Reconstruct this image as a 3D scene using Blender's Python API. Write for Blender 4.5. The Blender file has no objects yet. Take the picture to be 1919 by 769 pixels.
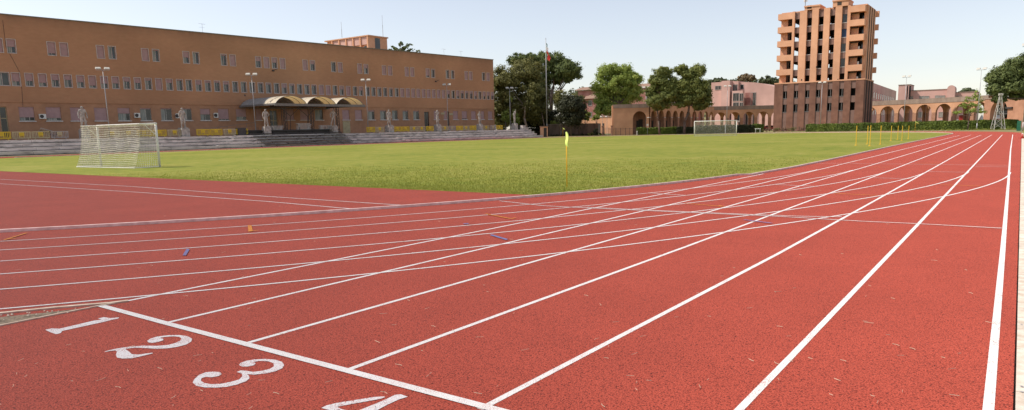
import bpy, bmesh, math, random
import numpy as np
from mathutils import Vector, Matrix
random.seed(7); RNG = np.random.default_rng(7)
S = bpy.context.scene; COL = S.collection
R = math.radians

# ---------------------------------------------------------------- camera
CF, CYAW, CPITCH, CROLL, CX, CY, CZ, CSY = 1301.67, 0.629968, 0.154207, -0.0215129, 7.34435, -3.0847, 1.65607, 62.186
fw = Vector((-math.sin(CYAW)*math.cos(CPITCH), math.cos(CYAW)*math.cos(CPITCH), -math.sin(CPITCH)))
r0 = Vector((math.cos(CYAW), math.sin(CYAW), 0)); u0 = r0.cross(fw)
rt = r0*math.cos(CROLL)+u0*math.sin(CROLL); up = -r0*math.sin(CROLL)+u0*math.cos(CROLL)
CAMP = Vector((CX, CY, CZ))
cam = bpy.data.cameras.new('camera'); co = bpy.data.objects.new('camera', cam); COL.objects.link(co)
M4 = Matrix((rt, up, -fw)).transposed().to_4x4(); M4.translation = CAMP; co.matrix_world = M4
cam.sensor_width = 36; cam.lens = 36*CF/1919; cam.shift_y = CSY/1919
cam.clip_start = .05; cam.clip_end = 5000
S.camera = co
S.render.resolution_x = 1024; S.render.resolution_y = 410

# ---------------------------------------------------------------- world, sun, exposure
SAZ, SEL = R(33), R(50)                      # the sun stands behind the long building, left of the camera
sunv = Vector((-math.cos(SAZ)*math.cos(SEL), -math.sin(SAZ)*math.cos(SEL), math.sin(SEL)))
w = bpy.data.worlds.new('World'); S.world = w; w.use_nodes = True
nt = w.node_tree; bg = nt.nodes['Background']
sk = nt.nodes.new('ShaderNodeTexSky'); sk.sky_type = 'NISHITA'; sk.sun_disc = False
sk.sun_elevation = SEL; sk.sun_rotation = math.atan2(sunv.x, sunv.y)
sk.altitude = 50; sk.air_density = 1.0; sk.dust_density = .6; sk.ozone_density = 1.2
hs = nt.nodes.new('ShaderNodeHueSaturation'); hs.inputs['Saturation'].default_value = .58; nt.links.new(sk.outputs[0], hs.inputs['Color']); tn = nt.nodes.new('ShaderNodeMix'); tn.data_type = 'RGBA'; tn.blend_type = 'MULTIPLY'; tn.inputs[0].default_value = 1; tn.inputs[7].default_value = (1.0, .955, .95, 1); nt.links.new(hs.outputs[0], tn.inputs[6]); nt.links.new(tn.outputs[2], bg.inputs[0]); bg.inputs[1].default_value = .125
sl = bpy.data.lights.new('sun', 'SUN'); sl.energy = 3.3; sl.angle = R(.53); sl.color = (1, .93, .83)
so = bpy.data.objects.new('sun', sl); COL.objects.link(so)
so.rotation_euler = sunv.to_track_quat('Z', 'Y').to_euler()
S.view_settings.view_transform = 'Standard'; S.view_settings.look = 'None'
S.view_settings.exposure = .45; S.view_settings.gamma = 1

# ---------------------------------------------------------------- helpers
def ray(px, py):
    x = (px-959.5)/CF; y = (py-384.5-CSY)/CF
    return fw+rt*x-up*y
def onG(px, py, z=0):
    d = ray(px, py); t = (z-CZ)/d.z; return CAMP+d*t
def onY(px, py, Y):
    d = ray(px, py); return CAMP+d*((Y-CY)/d.y)
def onX(px, py, X):
    d = ray(px, py); return CAMP+d*((X-CX)/d.x)
def dep(px, py, D): return CAMP+ray(px, py)*D          # D = distance along the viewing axis

class MB:
    def __init__(s): s.v = []; s.f = []; s.m = []
    def add(s, vs, fs, mi=0):
        n = len(s.v); s.v += [tuple(v) for v in vs]; s.f += [tuple(i+n for i in f) for f in fs]; s.m += [mi]*len(fs)
    def box(s, x0, y0, z0, x1, y1, z1, mi=0):
        s.add([(x0,y0,z0),(x1,y0,z0),(x1,y1,z0),(x0,y1,z0),(x0,y0,z1),(x1,y0,z1),(x1,y1,z1),(x0,y1,z1)],
              [(0,3,2,1),(4,5,6,7),(0,1,5,4),(1,2,6,5),(2,3,7,6),(3,0,4,7)], mi)
    def bar(s, a, b, r, mi=0, n=4, r2=None):
        a = Vector(a); b = Vector(b); d = b-a
        if d.length < 1e-6: return
        q = d.to_track_quat('Z', 'Y'); r2 = r if r2 is None else r2; vs = []
        for k, (c, rr) in enumerate(((a, r), (b, r2))):
            for i in range(n):
                t = 2*math.pi*(i+.5)/n; vs.append(c+q@Vector((rr*math.cos(t), rr*math.sin(t), 0)))
        fs = [(i, (i+1)%n, n+(i+1)%n, n+i) for i in range(n)]+[tuple(range(n-1, -1, -1)), tuple(range(n, 2*n))]
        s.add(vs, fs, mi)
    def tube(s, pts, rs, n=6, mi=0):
        for i in range(len(pts)-1):
            r_, r__ = (rs, rs) if not hasattr(rs, '__len__') else (rs[i], rs[i+1])
            s.bar(pts[i], pts[i+1], r_, mi, n, r__)
    def poly(s, pts, z0, z1=None, mi=0):
        n = len(pts)
        if z1 is None: s.add([(p[0], p[1], z0) for p in pts], [tuple(range(n))], mi); return
        vs = [(p[0], p[1], z0) for p in pts]+[(p[0], p[1], z1) for p in pts]
        s.add(vs, [tuple(range(n-1, -1, -1)), tuple(range(n, 2*n))]+[(i, (i+1)%n, n+(i+1)%n, n+i) for i in range(n)], mi)
    def strip(s, pts, w_, z, mi=0):
        P = [Vector((p[0], p[1])) for p in pts]; vs = []
        for i, p in enumerate(P):
            d = (P[min(i+1, len(P)-1)]-P[max(i-1, 0)]).normalized(); n = Vector((-d.y, d.x))*w_/2
            vs += [(p.x+n.x, p.y+n.y, z), (p.x-n.x, p.y-n.y, z)]
        s.add(vs, [(2*i+1, 2*i+3, 2*i+2, 2*i) for i in range(len(P)-1)], mi)
    def curb(s, pts, w_, z0, z1, mi=0):
        P = [Vector((p[0], p[1])) for p in pts]; vs = []
        for i, p in enumerate(P):
            d = (P[min(i+1, len(P)-1)]-P[max(i-1, 0)]).normalized(); n = Vector((-d.y, d.x))*w_/2
            vs += [(p.x+n.x, p.y+n.y, z0), (p.x+n.x, p.y+n.y, z1), (p.x-n.x, p.y-n.y, z1), (p.x-n.x, p.y-n.y, z0)]
        fs = []
        for i in range(len(P)-1):
            a = 4*i; b = a+4
            fs += [(a, b, b+1, a+1), (a+1, b+1, b+2, a+2), (a+2, b+2, b+3, a+3)]
        e = 4*(len(P)-1); fs += [(0, 1, 2, 3), (e+3, e+2, e+1, e)]
        s.add(vs, fs, mi)
    def build(s, name, mats, parent=None, smooth=False):
        me = bpy.data.meshes.new(name); me.from_pydata(s.v, [], s.f)
        mats = mats if isinstance(mats, (list, tuple)) else [mats]
        for m in mats: me.materials.append(m)
        if len(mats) > 1: me.polygons.foreach_set('material_index', s.m)
        if smooth: me.polygons.foreach_set('use_smooth', [True]*len(s.f))
        me.update(); o = bpy.data.objects.new(name, me); COL.objects.link(o)
        if parent: o.parent = parent
        return o
def tag(o, label=None, cat=None, group=None, kind=None):
    if label: o['label'] = label
    if cat: o['category'] = cat
    if group: o['group'] = group
    if kind: o['kind'] = kind
    return o
def struct(o): o['kind'] = 'structure'; return o
def empty(name, loc, rz=0, label=None, cat=None, group=None):
    o = bpy.data.objects.new(name, None); o.empty_display_size = .3; COL.objects.link(o)
    o.location = loc; o.rotation_euler = (0, 0, rz); return tag(o, label, cat, group)
def copy_tree(o, parent=None):
    c = o.copy(); COL.objects.link(c); c.parent = parent
    for ch in list(o.children): copy_tree(ch, c)
    return c

# ---------------------------------------------------------------- materials
def lin(r, g, b): return tuple((c/255/12.92 if c/255 <= .04045 else ((c/255+.055)/1.055)**2.4) for c in (r, g, b))
def mat(name, col, rough=.85, col2=None, scale=3, bump=0, bscale=None, detail=4, metal=0, spec=.3, lo=.35, hi=.65, stretch=None, big=0):
    m = bpy.data.materials.new(name); m.use_nodes = True; t = m.node_tree; b = t.nodes['Principled BSDF']
    b.inputs['Roughness'].default_value = rough; b.inputs['Metallic'].default_value = metal
    b.inputs['Specular IOR Level'].default_value = spec; b.inputs['Base Color'].default_value = (*col, 1)
    L = t.links.new
    tc = t.nodes.new('ShaderNodeTexCoord'); vec = tc.outputs['Object']
    if stretch:
        mp = t.nodes.new('ShaderNodeMapping'); mp.inputs['Scale'].default_value = stretch; L(vec, mp.inputs[0]); svec = mp.outputs[0]
    else: svec = vec
    if col2 is None: col2 = tuple(c*.8 for c in col)
    n = t.nodes.new('ShaderNodeTexNoise'); n.inputs['Scale'].default_value = scale; n.inputs['Detail'].default_value = detail; L(svec, n.inputs['Vector'])
    rp = t.nodes.new('ShaderNodeValToRGB'); rp.color_ramp.elements[0].position = lo; rp.color_ramp.elements[1].position = hi
    rp.color_ramp.elements[0].color = (*col2, 1); rp.color_ramp.elements[1].color = (*col, 1)
    L(n.outputs['Fac'], rp.inputs[0]); out = rp.outputs[0]
    if big:
        n2 = t.nodes.new('ShaderNodeTexNoise'); n2.inputs['Scale'].default_value = big; n2.inputs['Detail'].default_value = 3; L(vec, n2.inputs['Vector'])
        mr = t.nodes.new('ShaderNodeMapRange'); mr.inputs[1].default_value = .3; mr.inputs[2].default_value = .7; mr.inputs[3].default_value = .84; mr.inputs[4].default_value = 1.1
        L(n2.outputs['Fac'], mr.inputs[0])
        mx = t.nodes.new('ShaderNodeVectorMath'); mx.operation = 'SCALE'; L(out, mx.inputs[0]); L(mr.outputs[0], mx.inputs['Scale']); out = mx.outputs[0]
    L(out, b.inputs['Base Color'])
    if bump:
        nb = t.nodes.new('ShaderNodeTexNoise'); nb.inputs['Scale'].default_value = bscale or scale*4; nb.inputs['Detail'].default_value = 3; L(vec, nb.inputs['Vector'])
        bp = t.nodes.new('ShaderNodeBump'); bp.inputs['Strength'].default_value = .6; bp.inputs['Distance'].default_value = bump
        L(nb.outputs['Fac'], bp.inputs['Height']); L(bp.outputs[0], b.inputs['Normal'])
    return m
def leafmat(name, c1, c2, trans=.25):
    m = bpy.data.materials.new(name); m.use_nodes = True; t = m.node_tree; L = t.links.new
    b = t.nodes['Principled BSDF']; b.inputs['Roughness'].default_value = .65; b.inputs['Specular IOR Level'].default_value = .25
    g = t.nodes.new('ShaderNodeNewGeometry'); rp = t.nodes.new('ShaderNodeValToRGB')
    rp.color_ramp.elements[0].color = (*c1, 1); rp.color_ramp.elements[1].color = (*c2, 1)
    tc = t.nodes.new('ShaderNodeTexCoord'); n = t.nodes.new('ShaderNodeTexNoise'); n.inputs['Scale'].default_value = .55; n.inputs['Detail'].default_value = 2
    L(tc.outputs['Object'], n.inputs['Vector'])
    ma = t.nodes.new('ShaderNodeMath'); ma.operation = 'MULTIPLY_ADD'; ma.inputs[1].default_value = .5; L(g.outputs['Random Per Island'], ma.inputs[0])
    m2 = t.nodes.new('ShaderNodeMath'); m2.operation = 'MULTIPLY_ADD'; m2.inputs[1].default_value = 1.6; m2.inputs[2].default_value = -.55; L(n.outputs['Fac'], m2.inputs[0]); L(m2.outputs[0], ma.inputs[2])
    L(ma.outputs[0], rp.inputs[0]); L(rp.outputs[0], b.inputs['Base Color'])
    tr = t.nodes.new('ShaderNodeBsdfTranslucent'); L(rp.outputs[0], tr.inputs[0])
    mx = t.nodes.new('ShaderNodeMixShader'); mx.inputs[0].default_value = trans
    L(b.outputs[0], mx.inputs[1]); L(tr.outputs[0], mx.inputs[2]); L(mx.outputs[0], t.nodes['Material Output'].inputs[0])
    return m
def rubber(name, paint=None, cover=.5):
    # red granulated running surface; with paint: the same granules under a worn coat of paint
    m = bpy.data.materials.new(name); m.use_nodes = True; t = m.node_tree; L = t.links.new
    b = t.nodes['Principled BSDF']; b.inputs['Roughness'].default_value = .85; b.inputs['Specular IOR Level'].default_value = .2; b.inputs['Diffuse Roughness'].default_value = 1
    tc = t.nodes.new('ShaderNodeTexCoord'); v = tc.outputs['Object']
    n = t.nodes.new('ShaderNodeTexNoise'); n.inputs['Scale'].default_value = 95; n.inputs['Detail'].default_value = 3; n.inputs['Roughness'].default_value = .75; L(v, n.inputs['Vector'])
    vo = t.nodes.new('ShaderNodeTexVoronoi'); vo.inputs['Scale'].default_value = 105; L(v, vo.inputs['Vector'])
    q1 = t.nodes.new('ShaderNodeMath'); q1.operation = 'MULTIPLY_ADD'; q1.inputs[1].default_value = -.30; q1.inputs[2].default_value = .36; L(vo.outputs['Distance'], q1.inputs[0])
    q2 = t.nodes.new('ShaderNodeMath'); q2.operation = 'MULTIPLY_ADD'; q2.inputs[1].default_value = .60; L(n.outputs['Fac'], q2.inputs[0]); L(q1.outputs[0], q2.inputs[2])
    rp = t.nodes.new('ShaderNodeValToRGB'); e = rp.color_ramp.elements
    e[0].position = .365; e[0].color = (.085, .018, .013, 1); e[1].position = .64; e[1].color = (.56, .105, .062, 1)
    k = e.new(.485); k.color = (.375, .060, .036, 1); L(q2.outputs[0], rp.inputs[0])
    n2 = t.nodes.new('ShaderNodeTexNoise'); n2.inputs['Scale'].default_value = .9; n2.inputs['Detail'].default_value = 8; L(v, n2.inputs['Vector'])
    mr = t.nodes.new('ShaderNodeMapRange'); mr.inputs[1].default_value = .3; mr.inputs[2].default_value = .7; mr.inputs[3].default_value = .93; mr.inputs[4].default_value = 1.06; L(n2.outputs['Fac'], mr.inputs[0])
    sc = t.nodes.new('ShaderNodeVectorMath'); sc.operation = 'SCALE'; L(rp.outputs[0], sc.inputs[0]); L(mr.outputs[0], sc.inputs['Scale']); col = sc.outputs[0]
    if paint:
        n3 = t.nodes.new('ShaderNodeTexNoise'); n3.inputs['Scale'].default_value = 150; n3.inputs['Detail'].default_value = 2; L(v, n3.inputs['Vector'])
        n4 = t.nodes.new('ShaderNodeTexNoise'); n4.inputs['Scale'].default_value = 5; n4.inputs['Detail'].default_value = 5; L(v, n4.inputs['Vector'])
        a4 = t.nodes.new('ShaderNodeMath'); a4.operation = 'MULTIPLY_ADD'; a4.inputs[1].default_value = .30; a4.inputs[2].default_value = -.15; L(n4.outputs['Fac'], a4.inputs[0]); s4 = t.nodes.new('ShaderNodeMath'); L(a4.outputs[0], s4.inputs[0]); L(n3.outputs['Fac'], s4.inputs[1])
        r3 = t.nodes.new('ShaderNodeMapRange'); r3.inputs[1].default_value = cover-.18; r3.inputs[2].default_value = cover-.06; L(s4.outputs[0], r3.inputs[0])
        mx = t.nodes.new('ShaderNodeMix'); mx.data_type = 'RGBA'; L(r3.outputs[0], mx.inputs[0]); L(col, mx.inputs[6]); mx.inputs[7].default_value = (*paint, 1); col = mx.outputs[2]
    L(col, b.inputs['Base Color'])
    bp = t.nodes.new('ShaderNodeBump'); bp.inputs['Strength'].default_value = .9; bp.inputs['Distance'].default_value = .006; L(q2.outputs[0], bp.inputs['Height']); L(bp.outputs[0], b.inputs['Normal'])
    return m
def grassmat(name):
    m = bpy.data.materials.new(name); m.use_nodes = True; t = m.node_tree; L = t.links.new
    b = t.nodes['Principled BSDF']; b.inputs['Roughness'].default_value = .9; b.inputs['Specular IOR Level'].default_value = .15
    tc = t.nodes.new('ShaderNodeTexCoord'); v = tc.outputs['Object']
    def no(s, d, src=v):
        n = t.nodes.new('ShaderNodeTexNoise'); n.inputs['Scale'].default_value = s; n.inputs['Detail'].default_value = d; L(src, n.inputs['Vector']); return n.outputs['Fac']
    a = no(.12, 4); c = no(1.3, 6); f = no(22, 3)
    def mad(x, k, y):
        q = t.nodes.new('ShaderNodeMath'); q.operation = 'MULTIPLY_ADD'; L(x, q.inputs[0]); q.inputs[1].default_value = k
        if isinstance(y, float): q.inputs[2].default_value = y
        else: L(y, q.inputs[2])
        return q.outputs[0]
    s = mad(f, .5, mad(c, .7, mad(a, .6, -.42)))
    rp = t.nodes.new('ShaderNodeValToRGB'); e = rp.color_ramp.elements
    e[0].position = .25; e[0].color = (.13, .175, .020, 1); e[1].position = .78; e[1].color = (.34, .295, .085, 1)
    k = e.new(.5); k.color = (.24, .243, .036, 1); L(s, rp.inputs[0]); L(rp.outputs[0], b.inputs['Base Color'])
    bp = t.nodes.new('ShaderNodeBump'); bp.inputs['Strength'].default_value = .7; bp.inputs['Distance'].default_value = .05; L(no(14, 5), bp.inputs['Height']); L(bp.outputs[0], b.inputs['Normal'])
    return m
def facademat(name, col, col2, top, streak=.25):
    # flat brick facade, weathering stain under the coping and faint courses
    m = mat(name, col, .9, col2, 1.2, big=.11, lo=.25, hi=.75, detail=6, stretch=(1, 1, 2.5)); t = m.node_tree; L = t.links.new
    b = t.nodes['Principled BSDF']; src = b.inputs['Base Color'].links[0].from_socket
    tc = t.nodes.new('ShaderNodeTexCoord'); sp = t.nodes.new('ShaderNodeSeparateXYZ'); L(tc.outputs['Object'], sp.inputs[0])
    mp = t.nodes.new('ShaderNodeMapping'); mp.inputs['Scale'].default_value = (.5, .5, .08); L(tc.outputs['Object'], mp.inputs[0])
    n = t.nodes.new('ShaderNodeTexNoise'); n.inputs['Scale'].default_value = 1.6; n.inputs['Detail'].default_value = 5; L(mp.outputs[0], n.inputs['Vector'])
    z = t.nodes.new('ShaderNodeMapRange'); z.inputs[1].default_value = top-2.0; z.inputs[2].default_value = top; L(sp.outputs['Z'], z.inputs[0])
    pw = t.nodes.new('ShaderNodeMath'); pw.operation = 'POWER'; pw.inputs[1].default_value = 2; L(z.outputs[0], pw.inputs[0])
    mu = t.nodes.new('ShaderNodeMath'); mu.operation = 'MULTIPLY'; L(n.outputs['Fac'], mu.inputs[0]); L(pw.outputs[0], mu.inputs[1])
    m3 = t.nodes.new('ShaderNodeMath'); m3.operation = 'MULTIPLY'; m3.inputs[1].default_value = streak*3; m3.use_clamp = True; L(mu.outputs[0], m3.inputs[0])
    mx = t.nodes.new('ShaderNodeMix'); mx.data_type = 'RGBA'; L(m3.outputs[0], mx.inputs[0]); L(src, mx.inputs[6]); mx.inputs[7].default_value = (.09, .06, .05, 1)
    L(mx.outputs[2], b.inputs['Base Color'])
    return m

M = {}
M['track'] = rubber('track_rubber'); M['line'] = rubber('line_paint', (.78, .75, .72), .49)
M['stencil'] = rubber('stencil_paint', (.74, .70, .69), .51)
M['orange'] = rubber('orange_paint', (.72, .29, .04), .54); M['blue'] = rubber('blue_paint', (.14, .22, .45), .55)
M['turf'] = grassmat('turf'); M['verge'] = mat('verge', (.19, .19, .06), .95, (.28, .22, .11), .6, .04, 9, 6)
M['dirt'] = mat('dirt', (.23, .17, .12), .95, (.10, .075, .05), 14, .03, 40, 5)
M['mulch'] = mat('mulch', (.22, .13, .09), .95, (.08, .05, .035), 30, .03, 50, 5)
M['paving'] = mat('paving', (.40, .33, .26), .9, (.30, .24, .18), 2, .004, 40)
M['concrete'] = mat('concrete', (.82, .71, .59), .9, (.60, .49, .38), 9, .004, 60, 6, big=1.5)
M['concrete_pale'] = mat('concrete_pale', (.55, .45, .36), .9, (.40, .30, .23), 12, .003, 60)
M['kerbgrey'] = mat('kerb_grey', (.78, .62, .57), .8, (.58, .42, .38), 6, .002, 40)
M['travertine'] = mat('travertine', (.60, .54, .50), .85, (.27, .24, .22), .9, .02, 5, 7, lo=.30, hi=.52, stretch=(1, 1, 5), big=.3)
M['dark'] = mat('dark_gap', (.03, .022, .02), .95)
M['brick'] = facademat('orange_brick_facade', (.50, .265, .148), (.44, .225, .124), 17.5)
M['brickband'] = mat('brick_lower', (.47, .25, .145), .9, (.41, .215, .125), 1.5, big=.2)
M['coping'] = mat('coping', (.24, .20, .15), .9)
M['surround'] = mat('window_surround', (.62, .53, .49), .85)
M['shutter'] = mat('mauve_shutter', (.44, .28, .27), .7, (.39, .245, .24), 2)
M['sill'] = mat('stone_sill', (.72, .66, .62), .8)
M['glass'] = mat('dark_glass', (.045, .05, .05), .12, (.02, .022, .022), .8, spec=.5)
M['curtain'] = mat('curtain', (.40, .40, .35), .9, (.22, .24, .22), 2.5, stretch=(3, 3, .3))
M['framewhite'] = mat('white_frame', (.55, .52, .46), .5)
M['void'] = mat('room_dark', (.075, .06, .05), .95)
M['white'] = mat('white_enamel', (.80, .78, .72), .45, (.72, .70, .64), 3, spec=.4)
M['net'] = mat('net_cord', (.82, .77, .66), .9)
M['marble'] = mat('weathered_marble', (.50, .455, .41), .8, (.27, .24, .215), 2.5, .01, 12, 6)
M['yellow'] = mat('yellow_plastic', (.66, .46, .035), .6, (.55, .38, .03), 2)
M['cream'] = mat('cream_plastic', (.50, .42, .25), .65, (.40, .33, .20), 2)
M['greyp'] = mat('grey_plastic', (.38, .33, .30), .65)
M['pole'] = mat('galvanised_pole', (.46, .45, .45), .5, (.38, .37, .37), 3, metal=.3)
M['lamphead'] = mat('lamp_housing', (.60, .56, .48), .5)
M['lampglass'] = mat('lamp_glass', (.75, .75, .72), .2)
M['darkmetal'] = mat('dark_metal', (.075, .068, .066), .6, metal=.2)
M['greymetal'] = mat('grey_metal', (.22, .21, .20), .6, metal=.2)
M['bench'] = mat('pale_bench', (.45, .43, .40), .8)
M['towerorange'] = mat('tower_orange_render', (.78, .42, .255), .9, (.72, .375, .22), .8, .005, 20, big=.12)
M['towerbrown'] = mat('tower_brown_brick', (.27, .135, .092), .9, (.19, .092, .064), .7, .01, 12, 6, big=.15)
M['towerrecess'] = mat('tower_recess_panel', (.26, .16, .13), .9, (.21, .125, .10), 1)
M['arcade'] = mat('arcade_ochre', (.66, .36, .21), .9, (.57, .30, .175), .5, .005, 10, 6, big=.15)
M['gatebrick'] = mat('gateway_brick', (.47, .245, .155), .9, (.40, .20, .125), .8, .005, 10, 6, big=.2)
M['arcadedark'] = mat('arcade_pier_brick', (.42, .22, .14), .9, (.34, .175, .11), 1.5)
M['fascia'] = mat('arcade_fascia', (.35, .26, .20), .9, (.26, .19, .15), 1.2, stretch=(1, 1, .3))
M['pink'] = mat('pink_render', (.66, .41, .35), .9, (.60, .37, .315), .4, big=.1)
M['rose'] = mat('rose_house', (.40, .20, .175), .9, (.30, .12, .10), .6)
M['tiles'] = mat('roof_tiles', (.36, .235, .17), .9, (.22, .13, .09), 3, .03, 8)
M['bark'] = mat('bark', (.19, .135, .10), .95, (.09, .065, .05), 4, .03, 9, stretch=(2, 2, .4))
M['palebark'] = mat('pale_bark', (.42, .33, .27), .95, (.25, .18, .14), 2)
M['wallgrey'] = mat('old_wall', (.17, .125, .095), .95, (.095, .07, .055), .8, .02, 6, stretch=(1, 1, .35))
M['red'] = mat('red_paint', (.55, .06, .05), .4, spec=.5)
M['flaggreen'] = mat('flag_green', (.05, .24, .09), .8); M['flagwhite'] = mat('flag_white', (.75, .74, .70), .8); M['flagred'] = mat('flag_red', (.66, .05, .04), .8)
M['fluoro'] = mat('fluorescent_cloth', (.72, .86, .22), .7, (.64, .80, .18), 4)
M['polorange'] = mat('yellow_orange_pole', (.86, .52, .04), .5, (.78, .45, .03), 2)
M['green'] = mat('green_net', (.03, .15, .085), .8)
M['bluepane'] = mat('blue_sheet', (.04, .075, .16), .6)
M['straw'] = mat('straw', (.72, .58, .42), .9)
def poly_mat():
    m = bpy.data.materials.new('amber_polycarbonate'); m.use_nodes = True; t = m.node_tree; L = t.links.new; b = t.nodes['Principled BSDF']
    b.inputs['Base Color'].default_value = (.93, .84, .66, 1); b.inputs['Roughness'].default_value = .3; b.inputs['Specular IOR Level'].default_value = .8
    tr = t.nodes.new('ShaderNodeBsdfTranslucent'); tr.inputs[0].default_value = (.85, .60, .26, 1)
    mx = t.nodes.new('ShaderNodeMixShader'); mx.inputs[0].default_value = .35
    L(b.outputs[0], mx.inputs[1]); L(tr.outputs[0], mx.inputs[2]); L(mx.outputs[0], t.nodes['Material Output'].inputs[0]); return m
M['poly'] = poly_mat(); M['vaultshade'] = mat('shaded_vault_sheet', (.34, .35, .34), .4)  # grey sheet: the building's shade put into the vault colour
LF = {'holm': leafmat('holm_leaf', (.050, .058, .016), (.30, .28, .09), .3),
      'pine': leafmat('stone_pine_needles', (.055, .082, .026), (.24, .28, .09), .25),
      'aleppo': leafmat('pine_needles', (.075, .098, .024), (.32, .34, .095), .32),
      'plane': leafmat('plane_leaf', (.20, .28, .055), (.46, .52, .13), .45),
      'hedge': leafmat('hedge_leaf', (.040, .068, .012), (.20, .25, .045), .2),
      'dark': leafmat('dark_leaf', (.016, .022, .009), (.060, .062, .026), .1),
      'bright': leafmat('bright_leaf', (.16, .21, .035), (.34, .38, .09), .4),
      'far': leafmat('far_pine', (.065, .085, .040), (.15, .165, .075), .1),
      'brownpine': leafmat('brown_pine', (.15, .115, .06), (.31, .215, .12), .15),
      'rosebush': leafmat('rose_bush', (.08, .07, .03), (.34, .18, .13), .2)}

# ---------------------------------------------------------------- ground, track, pitch
BC = (-36.5, 24.0); BR = 36.45; FC = (-36.2, 101.0); FR = 36.55
def arc(c, r, a0, a1, n): return [(c[0]+r*math.cos(R(a0+(a1-a0)*i/n)), c[1]+r*math.sin(R(a0+(a1-a0)*i/n))) for i in range(n+1)]
m = MB(); m.poly([(-1500, -400), (1500, -400), (1500, 2500), (-1500, 2500)], -.03); struct(m.build('ground', M['verge']))
m = MB(); m.poly([(7.424, -14), (7.424, 101)]+arc((-36.2, 101), 43.7, 0, 180, 40)+[(-80.2, 101), (-80.2, -14)], -.012, .0); struct(m.build('track', M['track']))
def inner_loop(dr=0):
    near = arc(BC, BR-dr, -70, -6, 34)
    pts = near+[(.12-dr, 20.5), (.33-dr, 25), (.36-dr, 31), (.30-dr, 40), (.24-dr, 58), (.30-dr, 78), (.33-dr, 96), (.35-dr, 101)]
    return pts+arc(FC, FR-dr, 2, 180, 60)+[(-73.0+dr, 60), (-73.0+dr, 24)]
m = MB(); cr = [p for p in inner_loop(.02) if p[1] > 11.62]
m.poly([(-2.55, 11.62)]+cr+[(-73, 24), (-71.5, 11.62)], .006); struct(m.build('grass_pitch', M['turf']))
m = MB(); m.curb(inner_loop(-.02), .07, 0, .055); struct(m.build('track_kerb', M['kerbgrey']))
# straight lane lines (lane edges in metres, following the painted lines)
SX = [[(0, -.02), (.14, 6), (.2, 12), (.27, 17), (.33, 21.2)],
      [(1.21, 0), (1.32, 9), (1.42, 16), (1.5, 24), (1.58, 36), (1.68, 60), (1.72, 92)],
      [(2.40, 0), (2.5, 8), (2.6, 16), (2.68, 26), (2.76, 45), (2.76, 92)],
      [(3.60, 0), (3.68, 6), (3.73, 14), (3.78, 24), (3.78, 60), (3.76, 92)],
      [(4.83, 0), (4.91, 6), (4.92, 12), (4.9, 30), (4.84, 55), (4.73, 92)],
      [(6.12, -.2), (6.12, 2), (6.1, 9), (6.05, 19.5), (5.95, 42), (5.70, 92)],
      [(7.32, -8), (7.31, 1.5), (7.27, 7.3), (7.17, 20), (6.95, 45), (6.64, 92)]]
m = MB()
for l in SX: m.strip(l, .05 if l is not SX[6] else .056, .002)
struct(m.build('lane_lines', M['line']))
# bend lines
m = MB(); LR = [37.83, 38.93, 40.1, 41.22, 42.3, 43.4]; LX = [1.44, 2.62, 3.77, 4.92, 6.06, 7.17]
for r_, x_ in zip(LR, LX):
    d = x_-(BC[0]+r_); pts = []
    for i in range(71):
        a = -75+i*75/70; k = max(0, (a+22)/22); rr = r_+d*(k*k*(3-2*k)); pts.append((BC[0]+rr*math.cos(R(a)), BC[1]+rr*math.sin(R(a))))
    m.strip(pts, .046, .004)
struct(m.build('bend_lines', M['line']))
m = MB()
for r_ in LR: m.strip(arc(FC, r_, 35, 165, 60), .06, .006)
struct(m.build('far_bend_lines', M['line']))
m = MB(); m.strip([(-.03, -.03), (1.21, -.02), (2.4, .0), (3.6, .02), (4.82, .04), (6.6, .07)], .072, .006); struct(m.build('start_line', M['line']))
def px_line(name, segs, wd, z, mt):
    m = MB()
    for i, s in enumerate(segs): m.strip([onG(*p) for p in s], wd, z+.0003*i)
    return struct(m.build(name, mt))
m = MB(); m.strip([(-3.95, 8.32), (-9.2, 8.36), (-17.5, 8.7), (-30, 8.45), (-50, 8.5)], .05, .004); m.strip([(-4.5, 7.25), (-8, 7.47), (-14.6, 7.5), (-26, 7.2), (-50, 7.3)], .05, .004)
struct(m.build('field_event_lines', M['line']))
px_line('cross_lines', [[(936, 377.2), (1020, 386.5), (1109, 391), (1300, 399.5), (1449, 406), (1620, 415.8), (1716, 420), (1878, 428.7)],
    [(1100, 389.2), (1169, 392.6), (1290, 398), (1400, 402.5), (1503, 406.3), (1577, 407.3)],
    [(1218.8, 362.7), (1286, 366.9)], [(1451.5, 346.5), (1530, 350.2)], [(1531, 306.3), (1700, 308.3), (1889, 310.5)],
    [(1825, 312.6), (1889, 313.6)], [(1740.5, 322.2), (1811.5, 323.6)], [(1639, 334), (1708, 335.8)]], .04, .008, M['line'])
px_line('orange_marks', [[(1520, 323.6), (1574, 324.7)], [(1401.5, 334.3), (1434, 335.3)], [(1283.7, 382.2), (1352, 388)], [(1347, 386.3), (1357.5, 388.2)], [(1563, 363.2), (1600, 365.3), (1645, 367.6)],
    [(1762, 347.3), (1842, 350)], [(1715, 306.6), (1760, 306.8)], [(1630, 313.9), (1674, 314.5)], [(910, 402), (957, 411.3)], [(957, 411.3), (967, 409.6)],
    [(7.8, 451.3), (50, 438)], [(12, 450), (31, 448)], [(471, 434.7), (485, 432.8)]], .042, .0112, M['orange'])
m = MB(); m.poly([onG(464.5, 423.3), onG(471.5, 423.3), onG(474, 434.5), onG(465.5, 435)], .009); struct(m.build('orange_marks', M['orange']))
m = MB()
m.poly([onG(350, 468), onG(355.5, 468.6), onG(348.5, 480.5), onG(342, 480)], .0108)
m.poly([onG(918, 442), onG(922, 440.6), onG(952, 449.6), onG(949, 451.5)], .0108)
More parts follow.
